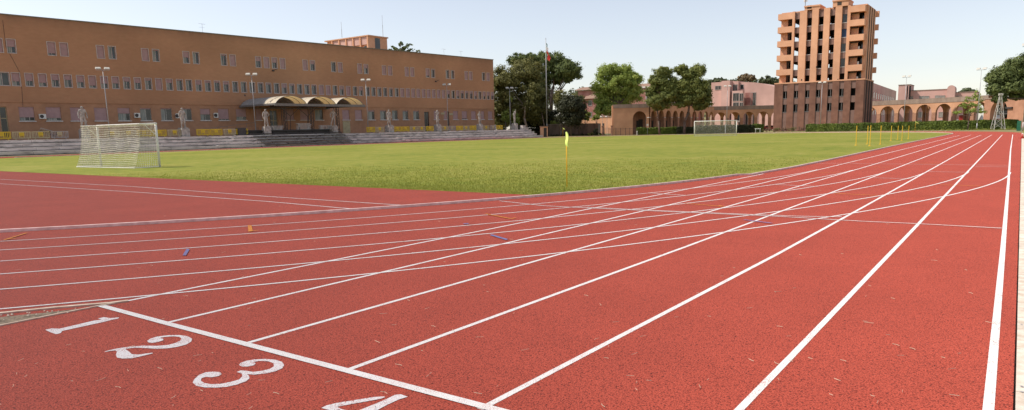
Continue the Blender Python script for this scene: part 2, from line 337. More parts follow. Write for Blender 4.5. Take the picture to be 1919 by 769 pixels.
m.poly([onG(868, 420), onG(878, 419.6), onG(879, 421), onG(869, 421.4)], .0108)
m.strip([onG(1394, 413.3), onG(1447, 420)], .05, .0152)
struct(m.build('blue_marks', M['blue']))
# stencilled lane numbers, traced in the ground plane
def num(pts, off, sc, name='lane_number'):
    P = [onG(off[0]+x/sc, off[1]+y/sc) for x, y in pts]
    m = MB(); m.poly(P, .003); return struct(m.build(name, M['stencil']))
num([(262,305),(300,297),(345,299),(545,252),(588,247),(568,240),(602,232),(640,238),(690,233),(684,240),(640,250),(590,262),(360,312),(350,325),(325,331),(290,319)], (0, 520), 3.0875)
num([(522,382),(600,363),(700,348),(800,340),(900,342),(980,335),(1030,322),(1065,305),(1076,290),(1060,278),(1020,273),(960,277),(920,284),(945,291),(945,301),(910,313),(860,321),(835,316),(829,305),(850,290),(900,275),(980,265),(1060,264),(1120,272),(1152,290),(1145,311),(1110,332),(1050,348),(980,359),(900,363),(820,358),(740,355),(668,364),(700,384),(718,402),(765,405),(865,391),(870,396),(780,418),(720,431),(650,433),(612,426),(603,405),(612,385),(600,375),(560,379),(526,385)], (60, 560), 3.838)
num([(1365,545),(1352,531),(1310,527),(1250,532),(1200,552),(1165,585),(1156,606),(1180,629),(1240,641),(1320,643),(1400,637),(1480,619),(1540,596),(1564,576),(1562,558),(1546,546),(1600,549),(1680,541),(1750,525),(1800,503),(1814,480),(1800,458),(1750,442),(1680,436),(1600,440),(1540,450),(1500,465),(1489,479),(1510,491),(1550,491),(1596,482),(1609,468),(1595,457),(1640,450),(1700,453),(1738,468),(1740,490),(1710,508),(1650,522),(1590,530),(1545,522),(1500,519),(1473,530),(1508,541),(1514,560),(1490,584),(1430,601),(1360,615),(1290,618),(1240,610),(1214,592),(1220,574),(1250,565),(1290,568),(1340,560)], (60, 560), 3.838)
num([(203,363),(250,340),(330,320),(520,289),(680,264),(770,259),(776,266),(740,280),(640,298),(480,326),(345,352),(380,372),(500,400),(640,345),(750,300),(830,262),(865,245),(920,240),(980,262),(900,286),(800,332),(700,385),(600,430),(700,470),(680,490),(560,455),(420,520),(300,500),(440,425),(300,390)], (560, 690), 4.8)
# soil wedge and edging between the bend and the start area (left foreground)
def L_(x, y, z=0): p = onG(x, y, z); return (p.x, p.y)
m = MB(); m.poly([L_(-420, 640), L_(-60, 601), L_(0, 595), L_(100, 585), L_(170, 576.8), L_(100, 589.5), L_(0, 610), L_(-60, 623), L_(-420, 720)], .003); struct(m.build('soil_strip', M['dirt']))
m = MB(); m.curb([L_(-420, 622), L_(-60, 594), L_(0, 589), L_(100, 578.5), L_(160, 573.5), L_(205, 570), L_(240, 565.5)], .05, 0, .016); struct(m.build('bend_edging', M['concrete_pale']))
m = MB(); m.curb([L_(-420, 724), L_(-60, 625), L_(0, 611.5), L_(100, 591.5), L_(186, 574.5), L_(216, 569.5)], .022, 0, .012); struct(m.build('chute_edging', M['concrete_pale']))
m = MB()
for i in range(26):
    a = random.random(); p = onG(-50+a*200, 602-a*20+random.uniform(-5, 4)); r_ = random.uniform(.008, .02)
    m.add([(p.x+r_*math.cos(t), p.y+r_*math.sin(t)*random.uniform(.6, 1), .004) for t in (0, 1.5, 3, 4.5)]+[(p.x, p.y, .004+r_*.8)], [(0, 1, 4), (1, 2, 4), (2, 3, 4), (3, 0, 4)])
tag(m.build('pebbles', M['concrete_pale']), 'small pebbles lying on the bare soil wedge beside the start of lane one', 'pebbles', kind='stuff')
# outer kerb on the right, gap, plate, verge
m = MB(); y = -6.0
while y < 100:
    l_ = 1.0 if y < 30 else 4; m.box(7.436, y, -.02, 7.60, y+l_-.012, .012+random.uniform(-.003, .003)); y += l_
struct(m.build('outer_kerb', M['concrete']))
m = MB(); m.poly([(7.41, -8), (7.437, -8), (7.437, 100), (7.41, 100)], -.016); struct(m.build('kerb_gap', M['dark']))
m = MB(); m.poly([(7.6, -8), (14, -8), (14, 19.3), (7.6, 19.3)], -.004); struct(m.build('mulch_bed', M['mulch']))
m = MB(); m.poly([(7.6, 19.3), (20, 19.3), (20, 22.6), (7.6, 22.6)], -.02, .01); struct(m.build('path', M['concrete']))
m = MB(); m.poly([(7.6, 22.6), (40, 22.6), (40, 130), (7.6, 130)], -.002); struct(m.build('grass_verge', M['turf']))

# ================================================================ long brick building on the left
BB = math.tan(R(4.5)); BO = Vector((-94-80*BB, 0, 0)); BRZ = math.atan2(1, BB); cb = math.cos(R(4.5))
ux = Vector((BB, 1, 0)).normalized(); uy = Vector((-1, BB, 0)).normalized()      # along the facade, into the building
def fu(px, py, off=0):                                                            # distance along the facade of a point seen at px,py
    d = ray(px, py); O = BO-uy*off; t = (O-CAMP).dot(uy)/d.dot(uy); P = CAMP+d*t; return (P-BO).dot(ux), P.z
TZ = 1.75                                                                          # terrace level
def holed_wall(mb, u0_, u1_, z0, z1, ops, depth, y=0, rev=True):
    # wall front at y with rectangular openings and their reveals
    rows = {}
    for (uc, wd, a, b) in ops: rows.setdefault((a, b), []).append((uc-wd/2, uc+wd/2))
    z = z0
    def q(a, b, c, d): mb.add([(a, y, c), (b, y, c), (b, y, d), (a, y, d)], [(0, 1, 2, 3)])
    for (a, b) in sorted(rows):
        if a > z: q(u0_, u1_, z, a)
        u = u0_
        for (s, e) in sorted(rows[(a, b)]):
            q(u, s, a, b); u = e
            if rev:
                mb.add([(s, y, a), (s, y+depth, a), (s, y+depth, b), (s, y, b)], [(0, 1, 2, 3)]); mb.add([(e, y, a), (e, y+depth, a), (e, y+depth, b), (e, y, b)], [(3, 2, 1, 0)])
                mb.add([(s, y, a), (e, y, a), (e, y+depth, a), (s, y+depth, a)], [(0, 1, 2, 3)]); mb.add([(s, y, b), (e, y, b), (e, y+depth, b), (s, y+depth, b)], [(3, 2, 1, 0)])
        q(u, u1_, a, b); z = b
    q(u0_, u1_, z, z1)
bld = empty('school_building', (BO.x, BO.y, 0), BRZ, 'long flat-roofed orange brown brick building with three rows of windows behind the terrace', 'building')
row3 = [(-3,1),(21.5,.55),(96.8,.85),(120.2,1),(188.5,1),(210.4,0),(272.3,1),(292.3,.1),(349,.5),(367.5,.05),(419.6,.1),(436.2,1),(484.1,.4),(499.5,1),(514.5,.45),(529.7,1),(572,1),(585.8,.35),(625.1,0),(637.6,1),(674,1),(686,.4),(719.8,1),(731,1),(762.3,1),(772.6,1),(801.5,.8),(811.6,.1),(838.8,0),(848.1,0),(873.9,1),(882.2,1),(906.1,0),(914.5,1)]
row2 = [(4.7,0),(30.4,.65),(55.4,.6),(80.4,.7),(104.3,.45),(128,.4),(151.4,.55),(173.7,.8),(195.9,.6),(216.9,.55),(238,.35),(258.3,.45),(278.5,.2),(298,1),(317.9,.35),(337,.1),(354.3,.05),(372.6,.4),(390,.2),(407.2,.15),(424.1,.3),(440.9,0),(457,0),(473,0),(488.5,.1),(503.4,.15),(518.6,0),(533,.4),(547.2,.15),(561.8,0),(575.4,.1),(588.7,.1),(602.4,1),(615.2,1),(628.1,0),(640.5,.35),(652.8,1),(665.6,0),(676.6,.4),(688.9,0),(700,.05),(711.1,.15),(722,0),(732.8,.15),(743.5,0),(753.9,1),(764.3,1),(774.4,1),(783.9,1),(793.9,1),(803.2,1),(812.8,1),(821.9,1),(831.2,1),(840.3,.5),(849.2,.05),(857.9,.7),(866.3,.3),(874.6,.25),(883,.3),(891.3,.6),(899.4,0),(907.4,.6),(915,.5),(922.7,.5)]
gf = [(36.3,65,.75),(87,115,.8),(132.7,159.8,1),(177.5,201,1),(221.5,244.4,.45),(263.7,284.4,.1),(302.3,323,.08),(341,360,.08),(376,394.7,.5),(409.7,429.3,.9),(443.2,462,.7),(480,491,1),(535,551.5,1),(563,579.4,1),(590.9,605.9,0),(642.2,655.3,1),(666,678.9,1),(690.3,702.6,.15),(713,724.3,.1),(735.4,746,0),(755.3,765.8,.1),(775.2,786.3,.1),(813.5,823.3,1),(832,838.5,1),(849.6,859,1),(866,876,.9),(883.6,892.4,1),(901.5,908,1),(915.2,923.4,1)]
doors = [(0, 14, 2.2, 6.0), (506, 520.5, TZ, 5.85), (795.5, 804.6, TZ, 5.75), (838.8, 842.2, TZ, 5.9)]
ops = []; wins = []
for x, c in row3: u, _ = fu(x, 88+x*.063); ops.append((u, .90, 12.76, 14.44)); wins.append((u, .90, 12.76, 14.44, c, 'n'))
for x, c in row2: u, _ = fu(x, 152+x*.03); wd = 1.5 if x < 10 else .86; ops.append((u, wd, 8.66, 10.26)); wins.append((u, wd, 8.66, 10.26, c, 'n'))
for a, b, c in gf:
    ua, _ = fu(a, 215); ub, _ = fu(b, 215); ops.append(((ua+ub)/2, ub-ua, 4.2, 6.0)); wins.append(((ua+ub)/2, ub-ua, 4.2, 6.0, c, 'g'))
UE = fu(925.5, 170)[0]; U0 = 16
# ground-floor band carries doors too, so it is split into two bands: below and beside the sills
mb = MB()
up_ops = [o for o in ops if o[2] > 7]; holed_wall(mb, U0, UE, 6.55, 17.4, up_ops, .20)
mb.add([(U0, 0, 6.55), (U0, 15, 6.55), (U0, 15, 17.4), (U0, 0, 17.4)], [(3, 2, 1, 0)]); mb.add([(UE, 0, 0), (UE, 15, 0), (UE, 15, 17.4), (UE, 0, 17.4)], [(0, 1, 2, 3)])
mb.add([(U0, 15, 0), (UE, 15, 0), (UE, 15, 17.4), (U0, 15, 17.4)], [(3, 2, 1, 0)]); mb.add([(U0, .01, 17.38), (UE-.01, .01, 17.38), (UE-.01, 14.9, 17.38), (U0, 14.9, 17.38)], [(0, 1, 2, 3)])
mb.build('wall', M['brick'], bld)
mb = MB(); DO = []
for a, b, z0, z1 in doors: ua, _ = fu(a, 215); ub, _ = fu(b, 215); DO.append((ua, ub, z0, z1))
gops = [o for o in ops if o[2] < 7]
# cut by vertical slices so that doors and windows may have different heights
edges = sorted([(o[0]-o[1]/2, o[0]+o[1]/2, o[2], o[3]) for o in gops]+DO); u = U0; Y0 = .09
def gq(a, b, c, d):
    if b-a > 1e-4 and d-c > 1e-4: mb.add([(a, Y0, c), (b, Y0, c), (b, Y0, d), (a, Y0, d)], [(0, 1, 2, 3)])
for s, e, a, b in edges:
    gq(u, s, TZ, 6.55); gq(s, e, TZ, a); gq(s, e, b, 6.55); u = max(u, e); dd = .26
    for X_ in (s, e): mb.add([(X_, Y0, a), (X_, Y0+dd, a), (X_, Y0+dd, b), (X_, Y0, b)], [(0, 1, 2, 3)])
    mb.add([(s, Y0, a), (e, Y0, a), (e, Y0+dd, a), (s, Y0+dd, a)], [(0, 1, 2, 3)]); mb.add([(s, Y0, b), (e, Y0, b), (e, Y0+dd, b), (s, Y0+dd, b)], [(3, 2, 1, 0)])
gq(u, UE, TZ, 6.55); mb.add([(U0, 0, 6.55), (UE, 0, 6.55), (UE, Y0, 6.55), (U0, Y0, 6.55)], [(3, 2, 1, 0)])
mb.build('ground_floor_wall', M['brickband'], bld)
mb = MB(); mb.box(U0, -.07, 17.4, UE+.08, 15.1, 17.56); mb.build('coping', M['coping'], bld)
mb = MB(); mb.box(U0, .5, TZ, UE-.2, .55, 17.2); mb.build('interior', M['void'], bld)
def window(mbs, u, wd, z0, z1, c, k):
    fr, pn, sh, cu, si = mbs; a = u-wd/2; b = u+wd/2; y = 0 if k == 'n' else .09
    if k == 'n':
        t = .075
        fr.box(a-t, -.035, z0-t, a, .02, z1+t); fr.box(b, -.035, z0-t, b+t, .02, z1+t); fr.box(a, -.035, z1, b, .02, z1+t); fr.box(a, -.045, z0-t, b, .02, z0)
    else: si.box(a-.12, -.05, z0-.12, b+.12, y+.02, z0)
    yy = y+.14
    # casement bars behind the surround
    fr.box(a, yy, z0, a+.05, yy+.04, z1); fr.box(b-.05, yy, z0, b, yy+.04, z1); fr.box(a+.05, yy, z0, b-.05, yy+.04, z0+.05); fr.box(a+.05, yy, z1-.05, b-.05, yy+.04, z1)
    n = 1 if wd < 1.7 else 2
    for i in range(n): x = a+wd*(i+1)/(n+1); fr.box(x-.03, yy-.005, z0+.05, x+.03, yy+.04, z1-.05)
    pn.add([(a, yy+.03, z0), (b, yy+.03, z0), (b, yy+.03, z1), (a, yy+.03, z1)], [(0, 1, 2, 3)])
    if c > 0: sh.box(a+.012, yy-.05, z1-(z1-z0)*c+.01, b-.012, yy-.02, z1-.004)
    if c < .9:
        h = hash((round(u*7), k)) % 3; f = (.45, .55, .3)[h] if k == 'n' else (.55, .7, .4)[h]
        cu.add([(a+.06, yy+.025, z0+.06), (a+wd*f, yy+.025, z0+.06), (a+wd*f, yy+.025, z1-.06), (a+.06, yy+.025, z1-.06)], [(0, 1, 2, 3)])
wins.sort(key=lambda q_: q_[0]/(q_[1]*(1 if q_[5] == 'n' else 3)))
rest = [MB() for _ in range(5)]
for i, wn in enumerate(wins):
    mbs = [MB() for _ in range(5)] if i < 100 else rest
    window(mbs, *wn)
    if i < 100:
        f = mbs[0].build('window', M['surround'] if wn[5] == 'n' else M['framewhite'], bld)
        mbs[1].build('pane', M['glass'], f)
        if mbs[2].v: mbs[2].build('shutter', M['shutter'], f)
        if mbs[3].v: mbs[3].build('curtain', M['curtain'], f)
        if mbs[4].v: mbs[4].build('sill', M['sill'], f)
f = tag(rest[0].build('window', M['surround'], bld), kind='stuff')
for mb_, nm, mt in zip(rest[1:], ('pane', 'shutter', 'curtain', 'sill'), ('glass', 'shutter', 'curtain', 'sill')):
    if mb_.v: tag(mb_.build(nm, M[mt], f), kind='stuff')
for i, (a, b, z0, z1) in enumerate(DO):
    mb = MB(); y = .27; t = .09
    mb.box(a, y, z0, a+t, y+.06, z1); mb.box(b-t, y, z0, b, y+.06, z1); mb.box(a+t, y, z1-t, b-t, y+.06, z1); mb.box(a+t, y, z0+2.3, b-t, y+.055, z0+2.38)
    if b-a > 1: mb.box((a+b)/2-.05, y, z0, (a+b)/2+.05, y+.055, z1-t); mb.box(a+t, y+.005, z0+.9, b-t, y+.05, z0+.98)
    d = mb.build('door', M['cream'] if i < 2 else M['darkmetal'], bld)
    mb = MB(); mb.add([(a, y+.04, z0), (b, y+.04, z0), (b, y+.04, z1), (a, y+.04, z1)], [(0, 1, 2, 3)]); mb.build('pane', M['glass'], d)
for x0, x1, y0 in ((72.5, 86, 214), (251, 262, 212), (328.5, 334, 213), (400, 408, 212)):
    ua, z1 = fu(x0, y0); ub, z0 = fu(x1, y0+9)
    mb = MB(); mb.box(ua, -.25, z0, ub, .05, z1); a = mb.build('air_conditioner', M['white'], bld)
    mb = MB(); c = (ua+ub)/2-.15*(ub-ua); r_ = (z1-z0)*.38; zc = (z0+z1)/2
    mb.add([(c+r_*math.cos(t), -.258, zc+r_*math.sin(t)) for t in [k*math.pi/6 for k in range(12)]], [tuple(range(12))]); mb.build('fan_grille', M['darkmetal'], a)
for x, y in ((830, 213), (845.5, 214.2)):
    u, z = fu(x, y); mb = MB(); mb.box(u-.55, .02, z-.2, u+.55, .085, z+.2); mb.build('wall_plate', M['cream'], bld)
for x, y, h in ((379.5, 58, 1.3), (832, 104, 1.2), (864, 107, 1.1)):
    u, z = fu(x, y, -2); b0 = BO+ux*u+uy*2
    t = empty('tv_aerial', (b0.x, b0.y, 17.38), BRZ, {379.5: 'thin television aerial on the brick roof edge above the left windows', 832: 'short television aerial on the roof right of the cedar top', 864: 'rightmost thin television aerial near the end of the brick roof'}[x], 'aerial', 'television aerials on the brick roof')
    mb = MB(); mb.bar((0, 0, 0), (0, 0, h+.5), .02); mb.build('mast', M['pole'], t)
    mb = MB(); mb.bar((-.55, 0, h+.45), (.5, 0, h+.38), .014)
    for k in range(4): mb.bar((-.45+k*.28, -.2, h+.43), (-.45+k*.28, .2, h+.43), .01)
    if x < 400: mb.bar((-.5, 0, h-.1), (.4, 0, h-.12), .014)
    mb.build('antenna', M['pole'], t)

for x, y in ((514, 131), (818, 151.5)):
    u, z = fu(x, y); mb = MB(); mb.bar((u-.3, -.05, z-.15), (u+.35, -.55, z+.15), .05); mb.box(u-.45, -.2, z-.28, u-.1, .03, z-.05); mb.build('wall_lamp', M['darkmetal'], bld)
mb = MB(); cp = [fu(x, y) for x, y in ((5, 38), (11, 88), (22, 108), (37, 136), (41, 168), (43, 200))]
mb.tube([(u, -.02, z) for u, z in cp], .018, 5); mb.build('cable', M['darkmetal'], bld)
mb = MB(); ua, _ = fu(643, 235); ub_, _ = fu(656.5, 235); mb.box(ua, .05, TZ, ub_, .16, 3.95); mb.box(ua+.5, .02, TZ+.3, ub_-.5, .05, TZ+1.4); mb.build('door', M['cream'], bld)
mb = MB(); [mb.box(fu(x, y)[0]-.11, -.03, fu(x, y)[1]-.13, fu(x, y)[0]+.11, .03, fu(x, y)[1]+.13) for x, y in ((459, 179),)]; mb.build('wall_vent', M['darkmetal'], bld)
ra, rb_ = fu(368, 243, 4)[0], fu(480, 236, 4)[0]; t = empty('ramp_railing', (BO.x, BO.y, 0), BRZ, 'thin grey ramp handrail sloping up towards the canopy behind the barriers', 'railing')
mb = MB(); mb.bar((ra, -4, TZ+.95), (rb_, -4, TZ+2.0), .03); mb.bar((ra, -4, TZ+.5), (rb_, -4, TZ+1.5), .02); mb.build('handrail', M['greymetal'], t)
for k in range(7): u = ra+(rb_-ra)*k/6; mb = MB(); mb.bar((u, -4, TZ), (u, -4, TZ+.95+1.05*k/6), .025); mb.build('post', M['greymetal'], t)

# rooftop block set back behind the parapet
P1 = dep(692, 66, 150); k = P1.x, P1.y
def boxat(corner, dx, dy): pass
pen = empty('rooftop_block', (P1.x, P1.y, 0), 0, 'orange penthouse block with dark shaded piers rising behind the brick roof', 'building')
zt = P1.z; ex = onY(613, 77, P1.y); Lx = P1.x-ex.x; ey = onX(725, 69, P1.x); Ly = ey.y-P1.y
mb = MB(); mb.box(-Lx, 0, 0, 0, Ly, zt-.25); mb.build('wall', M['towerorange'], pen)
mb = MB(); mb.box(-Lx-.3, -.55, zt-.25, .25, Ly+.2, zt); mb.build('roof_slab', M['arcade'], pen)
for i in range(6):
    x = -Lx*(i/6.0)-.15; mb = MB(); mb.box(x-.18, -.5, zt-6, x+.18, 0.01, zt-.27); mb.build('fin', M['towerorange'], pen)
    if i < 5:
        mb = MB(); mb.box(x-Lx*.115, -.012, zt-6, x-Lx*.06, .05, zt-2.2); mb.build('window', M['glass'], pen)
        mb = MB(); mb.box(x-Lx/6+.2, -.30, zt-1.9, x-.2, .02, zt-.3); mb.build('sunshade', M['pink'], pen)
wu = onX(708, 85, P1.x); mb = MB(); mb.box(-.05, wu.y-P1.y-.8, wu.z-2, .015, wu.y-P1.y+.7, wu.z+1.5); mb.build('window', M['glass'], pen)
for x, yt, lab in ((639, 42, 'left of two tall whip antennas on the rooftop block'), (715, 30, 'right, taller of two whip antennas on the rooftop block')):
    b_ = dep(x+2 if x < 700 else x+3, 72, 153); tp = dep(x, yt, 153)
    t = empty('whip_antenna', (b_.x, b_.y, zt), 0, lab, 'antenna', 'whip antennas on the rooftop block')
    h = tp.z-zt; mb = MB(); mb.bar((0, 0, 0), (0, 0, h*.55), .05, n=5); mb.build('mast', M['pole'], t)
    mb = MB(); mb.bar((0, 0, h*.55), (0, 0, h), .028, n=5); mb.build('rod', M['pole'], t)

# ================================================================ terrace, steps, statues, barriers
STEP = [(13.6, .44), (12.7, .88), (11.8, 1.31), (10.9, TZ)]
UT0, UT1 = 14, fu(1013, 250, 13)[0]
ter = empty('stone_terrace', (BO.x, BO.y, 0), BRZ, 'weathered grey stone terrace with four long steps in front of the brick building', 'terrace')
mb = MB(); mb.box(U0-2, -10.0, -.1, UT1-3, .6, TZ); mb.build('platform', M['paving'], ter)
prev = 10.0
for i, (o_, z_) in enumerate(reversed(STEP)):
    e = UT1-3+i*1.0-.0; u = UT0; mb = MB()
    while u < e-.2:
        l_ = min(random.uniform(2.2, 4.6), e-u); j = random.uniform(-.03, .03); dz = random.uniform(-.025, .012) if random.random() < .8 else -.06
        top = .10; mb.box(u+.014, -o_+j-.05, z_-.325+dz*.5, u+l_-.014, -prev+.3, z_+dz); u += l_
    mb.box(UT0, -o_+.10, -.1, e-.1, -prev+.3, z_-.375); mb.build('step', M['travertine'], ter); prev = o_
mb = MB(); e = UT1-3
for i in range(4): mb.box(e+.2+i*1.0-.45, -10.7-.9*i*0, 0, e+.2+i*1.0+.5, -9.9, TZ+.9-.45*i)
mb.build('stepped_parapet', M['travertine'], ter)
# crowd barriers
def barrier_proto(mt, pm):
    t = empty('crowd_barrier', (0, 0, 0)); fr = MB(); W_ = 1.86; H_ = .98
    fr.box(-W_/2, -.03, .16, -W_/2+.09, .03, H_); fr.box(W_/2-.09, -.03, .16, W_/2, .03, H_)
    fr.box(-W_/2+.09, -.03, H_-.10, W_/2-.09, .03, H_); fr.box(-W_/2+.09, -.03, .16, W_/2-.09, .03, .27)
    for i in range(10):
        x = -W_/2+.09+(W_-.18)*(i+.5)/10
        if abs(x) > .24: fr.box(x-.038, -.02, .27, x+.038, .02, H_-.10)
    fr.build('frame', mt, t)
    p = MB(); p.box(-.26, -.035, .48, .26, .035, H_-.10); p.box(-.22, -.02, .27, -.15, .02, .48); p.box(-.035, -.02, .27, .035, .02, .48); p.box(.15, -.02, .27, .22, .02, .48); p.build('panel', pm, t)
    for s in (-1, 1): f = MB(); f.box(s*.62-.04, -.26, 0, s*.62+.04, .26, .05); f.box(s*.62-.03, -.03, .05, s*.62+.03, .03, .16); f.build('foot', mt, t)
    return t
pro = {'y': barrier_proto(M['yellow'], M['yellow']), 'c': barrier_proto(M['cream'], M['yellow']), 'g': barrier_proto(M['greyp'], M['cream'])}
used = set()
seq = 'yyyc' 'cgc' + 'cyycyy' 'cyyccyc' ; seq2 = 'cycgc' 'gycycg' 'cgccyc' 'yyccyc' 'gycycgy' 'cc'
statx = [(153, 202), (340, 201), (494, 204), (622, 203), (728, 204), (819, 207), (898, 207.5), (964, 214)]
statu = [fu(x, y, 9.5)[0] for x, y in statx]
ub = 25.0; k = 0; names = {'y': 'bright yellow', 'c': 'cream', 'g': 'grey'}; nb = 0; BL = []
while ub < UT1-8:
    if not (60.3 < ub < 80.8) and all(abs(ub-s) > 1.35 for s in statu):
        cset = seq if ub < 61 else seq2; BL.append((ub, cset[k % len(cset)]))
        k += 1
    ub += 1.98
refs = ['before the left statue', 'between the two left statues', 'left of the metal stand', 'right of the canopy', 'behind the far steps', 'beside the last statues']
def zone(u):
    s = statu
    if u < s[0]: return 'left of the leftmost statue'
    if u < s[1]: return 'behind the goal, between the first two statues'
    if u < 62: return 'between second statue and canopy'
    if u < s[4]: return 'between the canopy and the fifth statue'
    if u < s[5]: return 'between the fifth and sixth statues'
    if u < s[6]: return 'between the sixth and seventh statues'
    if u < s[7]: return 'between the seventh and last statues'
    return 'right of the last statue near the tree'
from collections import Counter, defaultdict
zc = Counter((zone(u), c) for u, c in BL); seen = defaultdict(int)
ordw = ['first', 'second', 'third', 'fourth', 'fifth', 'sixth', 'seventh', 'eighth', 'ninth']
for u, c in BL:
    z_ = zone(u); seen[(z_, c)] += 1; n_ = zc[(z_, c)]
    lab = (f"{'only' if n_ == 1 else ordw[seen[(z_, c)]-1]} {names[c]} barrier from the left, {z_}")
    o = pro[c] if c not in used else copy_tree(pro[c]); used.add(c)
    p = BO+ux*u-uy*(9.8+random.uniform(-.08, .08)); o.location = (p.x, p.y, TZ); o.rotation_euler = (0, 0, BRZ+random.uniform(-.05, .05))
    tag(o, lab, 'barrier', 'plastic crowd barriers along the terrace')
p = BO+ux*fu(88, 260, 9.0)[0]-uy*9.0; fb = copy_tree(pro['g']); fb.location = (p.x, p.y, TZ+.55); fb.rotation_euler = (R(55), R(18), BRZ)
tag(fb, 'toppled grey crowd barrier leaning tilted over the others left of the first statue', 'barrier', 'plastic crowd barriers along the terrace')

def statue(u, off, ped, hgt, pose, lab, rz, pedw=.95):
    b_ = BO+ux*u-uy*off; t = empty('statue', (b_.x, b_.y, TZ), BRZ+rz, lab, 'statue', 'marble athlete statues along the terrace')
    mb = MB(); mb.box(-pedw/2, -pedw/2, -.05 if off < 10 else -1.4, pedw/2, pedw/2, ped-.14); mb.box(-pedw*.42, -pedw*.42, ped-.14, pedw*.42, pedw*.42, ped); mb.build('pedestal', M['marble'], t)
    s = hgt/1.82
    J = dict(pel=(0, 0, .95), bel=(.0, -.01, 1.10), che=(0, .01, 1.33), nec=(0, 0, 1.52), hed=(0, -.03, 1.66), top=(0, -.02, 1.77),
             shl=(-.2, 0, 1.43), shr=(.2, 0, 1.43), ell=(-.31, .02, 1.15), elr=(.31, .02, 1.15), hal=(-.30, -.08, .88), har=(.30, -.08, .88),
             hpl=(-.10, 0, .90), hpr=(.10, 0, .90), knl=(-.13, -.05, .5), knr=(.13, -.02, .5), anl=(-.14, .03, .09), anr=(.16, .05, .09), tol=(-.16, -.14, .03), tor=(.19, -.11, .03),
             ful=(-.30, -.12, .80), fur=(.30, -.12, .80))
    J.update(pose); rad = dict(pel=.145, bel=.125, che=.165, nec=.062, hed=.098, top=.075, shl=.078, shr=.078, ell=.052, elr=.052, hal=.036, har=.036, hpl=.105, hpr=.105, knl=.068, knr=.068, anl=.046, anr=.046, tol=.034, tor=.034, ful=.028, fur=.028)
    N = list(J); E_ = [('pel','bel'),('bel','che'),('che','nec'),('nec','hed'),('hed','top'),('che','shl'),('che','shr'),('shl','ell'),('ell','hal'),('hal','ful'),('shr','elr'),('elr','har'),('har','fur'),('pel','hpl'),('pel','hpr'),('hpl','knl'),('knl','anl'),('anl','tol'),('hpr','knr'),('knr','anr'),('anr','tor')]
    me = bpy.data.meshes.new('figure'); me.from_pydata([Vector(J[n])*s+Vector((0, 0, ped)) for n in N], [(N.index(a), N.index(b)) for a, b in E_], []); me.materials.append(M['marble'])
    o = bpy.data.objects.new('figure', me); COL.objects.link(o); o.parent = t
    o.modifiers.new('skin', 'SKIN'); sv = me.skin_vertices[0].data
    for i, n in enumerate(N): sv[i].radius = (rad[n]*s*1.16, rad[n]*s*1.16*(.75 if n in ('pel', 'bel', 'che') else 1)); sv[i].use_root = (n == 'pel')
    md = o.modifiers.new('sub', 'SUBSURF'); md.levels = 1; md.render_levels = 2
    # tree-stump support at one leg
    mb = MB(); mb.bar((.24*s, .10*s, ped), (.17*s, .05*s, ped+.62*s), .10*s, n=7, r2=.07*s); mb.build('support', M['marble'], t)
P0 = {}
Phip = dict(har=(.16, -.12, 1.0), elr=(.40, .04, 1.16), fur=(.10, -.13, .97))
Pup = dict(elr=(.30, -.05, 1.68), har=(.22, -.06, 1.95), fur=(.20, -.06, 2.03), ell=(-.34, .0, 1.17), hal=(-.28, -.1, .95))
Ptrow = dict(ell=(-.40, .05, 1.25), hal=(-.30, -.12, 1.05), elr=(.42, -.05, 1.35), har=(.52, -.2, 1.15), knr=(.22, -.12, .5), anr=(.30, .0, .09), tor=(.34, -.14, .03), fur=(.54, -.25, 1.08), ful=(-.26, -.2, 1.0))
Parms = dict(ell=(-.33, -.05, 1.42), hal=(-.12, -.1, 1.55), ful=(-.05, -.1, 1.6), elr=(.33, -.05, 1.42), har=(.12, -.1, 1.55), fur=(.05, -.1, 1.6), hed=(.02, -.02, 1.68))
Pwalk = dict(anl=(-.28, .14, .1), knl=(-.20, .0, .52), tol=(-.32, -.02, .03), ell=(-.36, .08, 1.18), hal=(-.42, .02, .95), ful=(-.43, -.02, .87), bel=(.03, -.02, 1.1), che=(.05, -.02, 1.33), elr=(.42, -.02, 1.22), har=(.30, -.15, 1.05), fur=(.26, -.18, 1.0))
st = [(0, 9.5, 1.25, 2.85, {}, 'leftmost grey nude statue standing on a low plinth left of the near goal', 0, 1.0),
      (1, 9.5, 1.22, 2.80, dict(knr=(.12, -.1, .52)), 'grey standing statue on a square pedestal just right of the near goal', .1, 1.15),
      (2, 9.9, 1.28, 2.65, Phip, 'pale standing statue with hands at its hips under the left edge of the canopy', -.1, 1.0),
      (3, 9.7, 1.30, 2.75, Pwalk, 'striding statue on a pedestal under the right end of the canopy', .2, .95),
      (4, 9.5, 1.26, 2.80, dict(knl=(-.18, -.1, .5), anl=(-.22, .05, .09)), 'grey statue on a pedestal right of the canopy, in front of an open window', 0, 1.15),
      (5, 9.5, 1.30, 2.80, Parms, 'slim statue with both arms raised to its head beside the dark doorway', 0, 1.05),
      (6, 9.5, 1.30, 2.55, Ptrow, 'leaning statue with legs apart near the right end of the brick building', .3, 1.05),
      (7, 9.5, 1.36, 2.70, Pup, 'rightmost statue with one raised arm standing in front of the dark trees', .2, 1.05)]
for i, off, ped, h, pose, lab, rz, pw in st: statue(statu[i], off, ped, h, pose, lab, rz, pw)

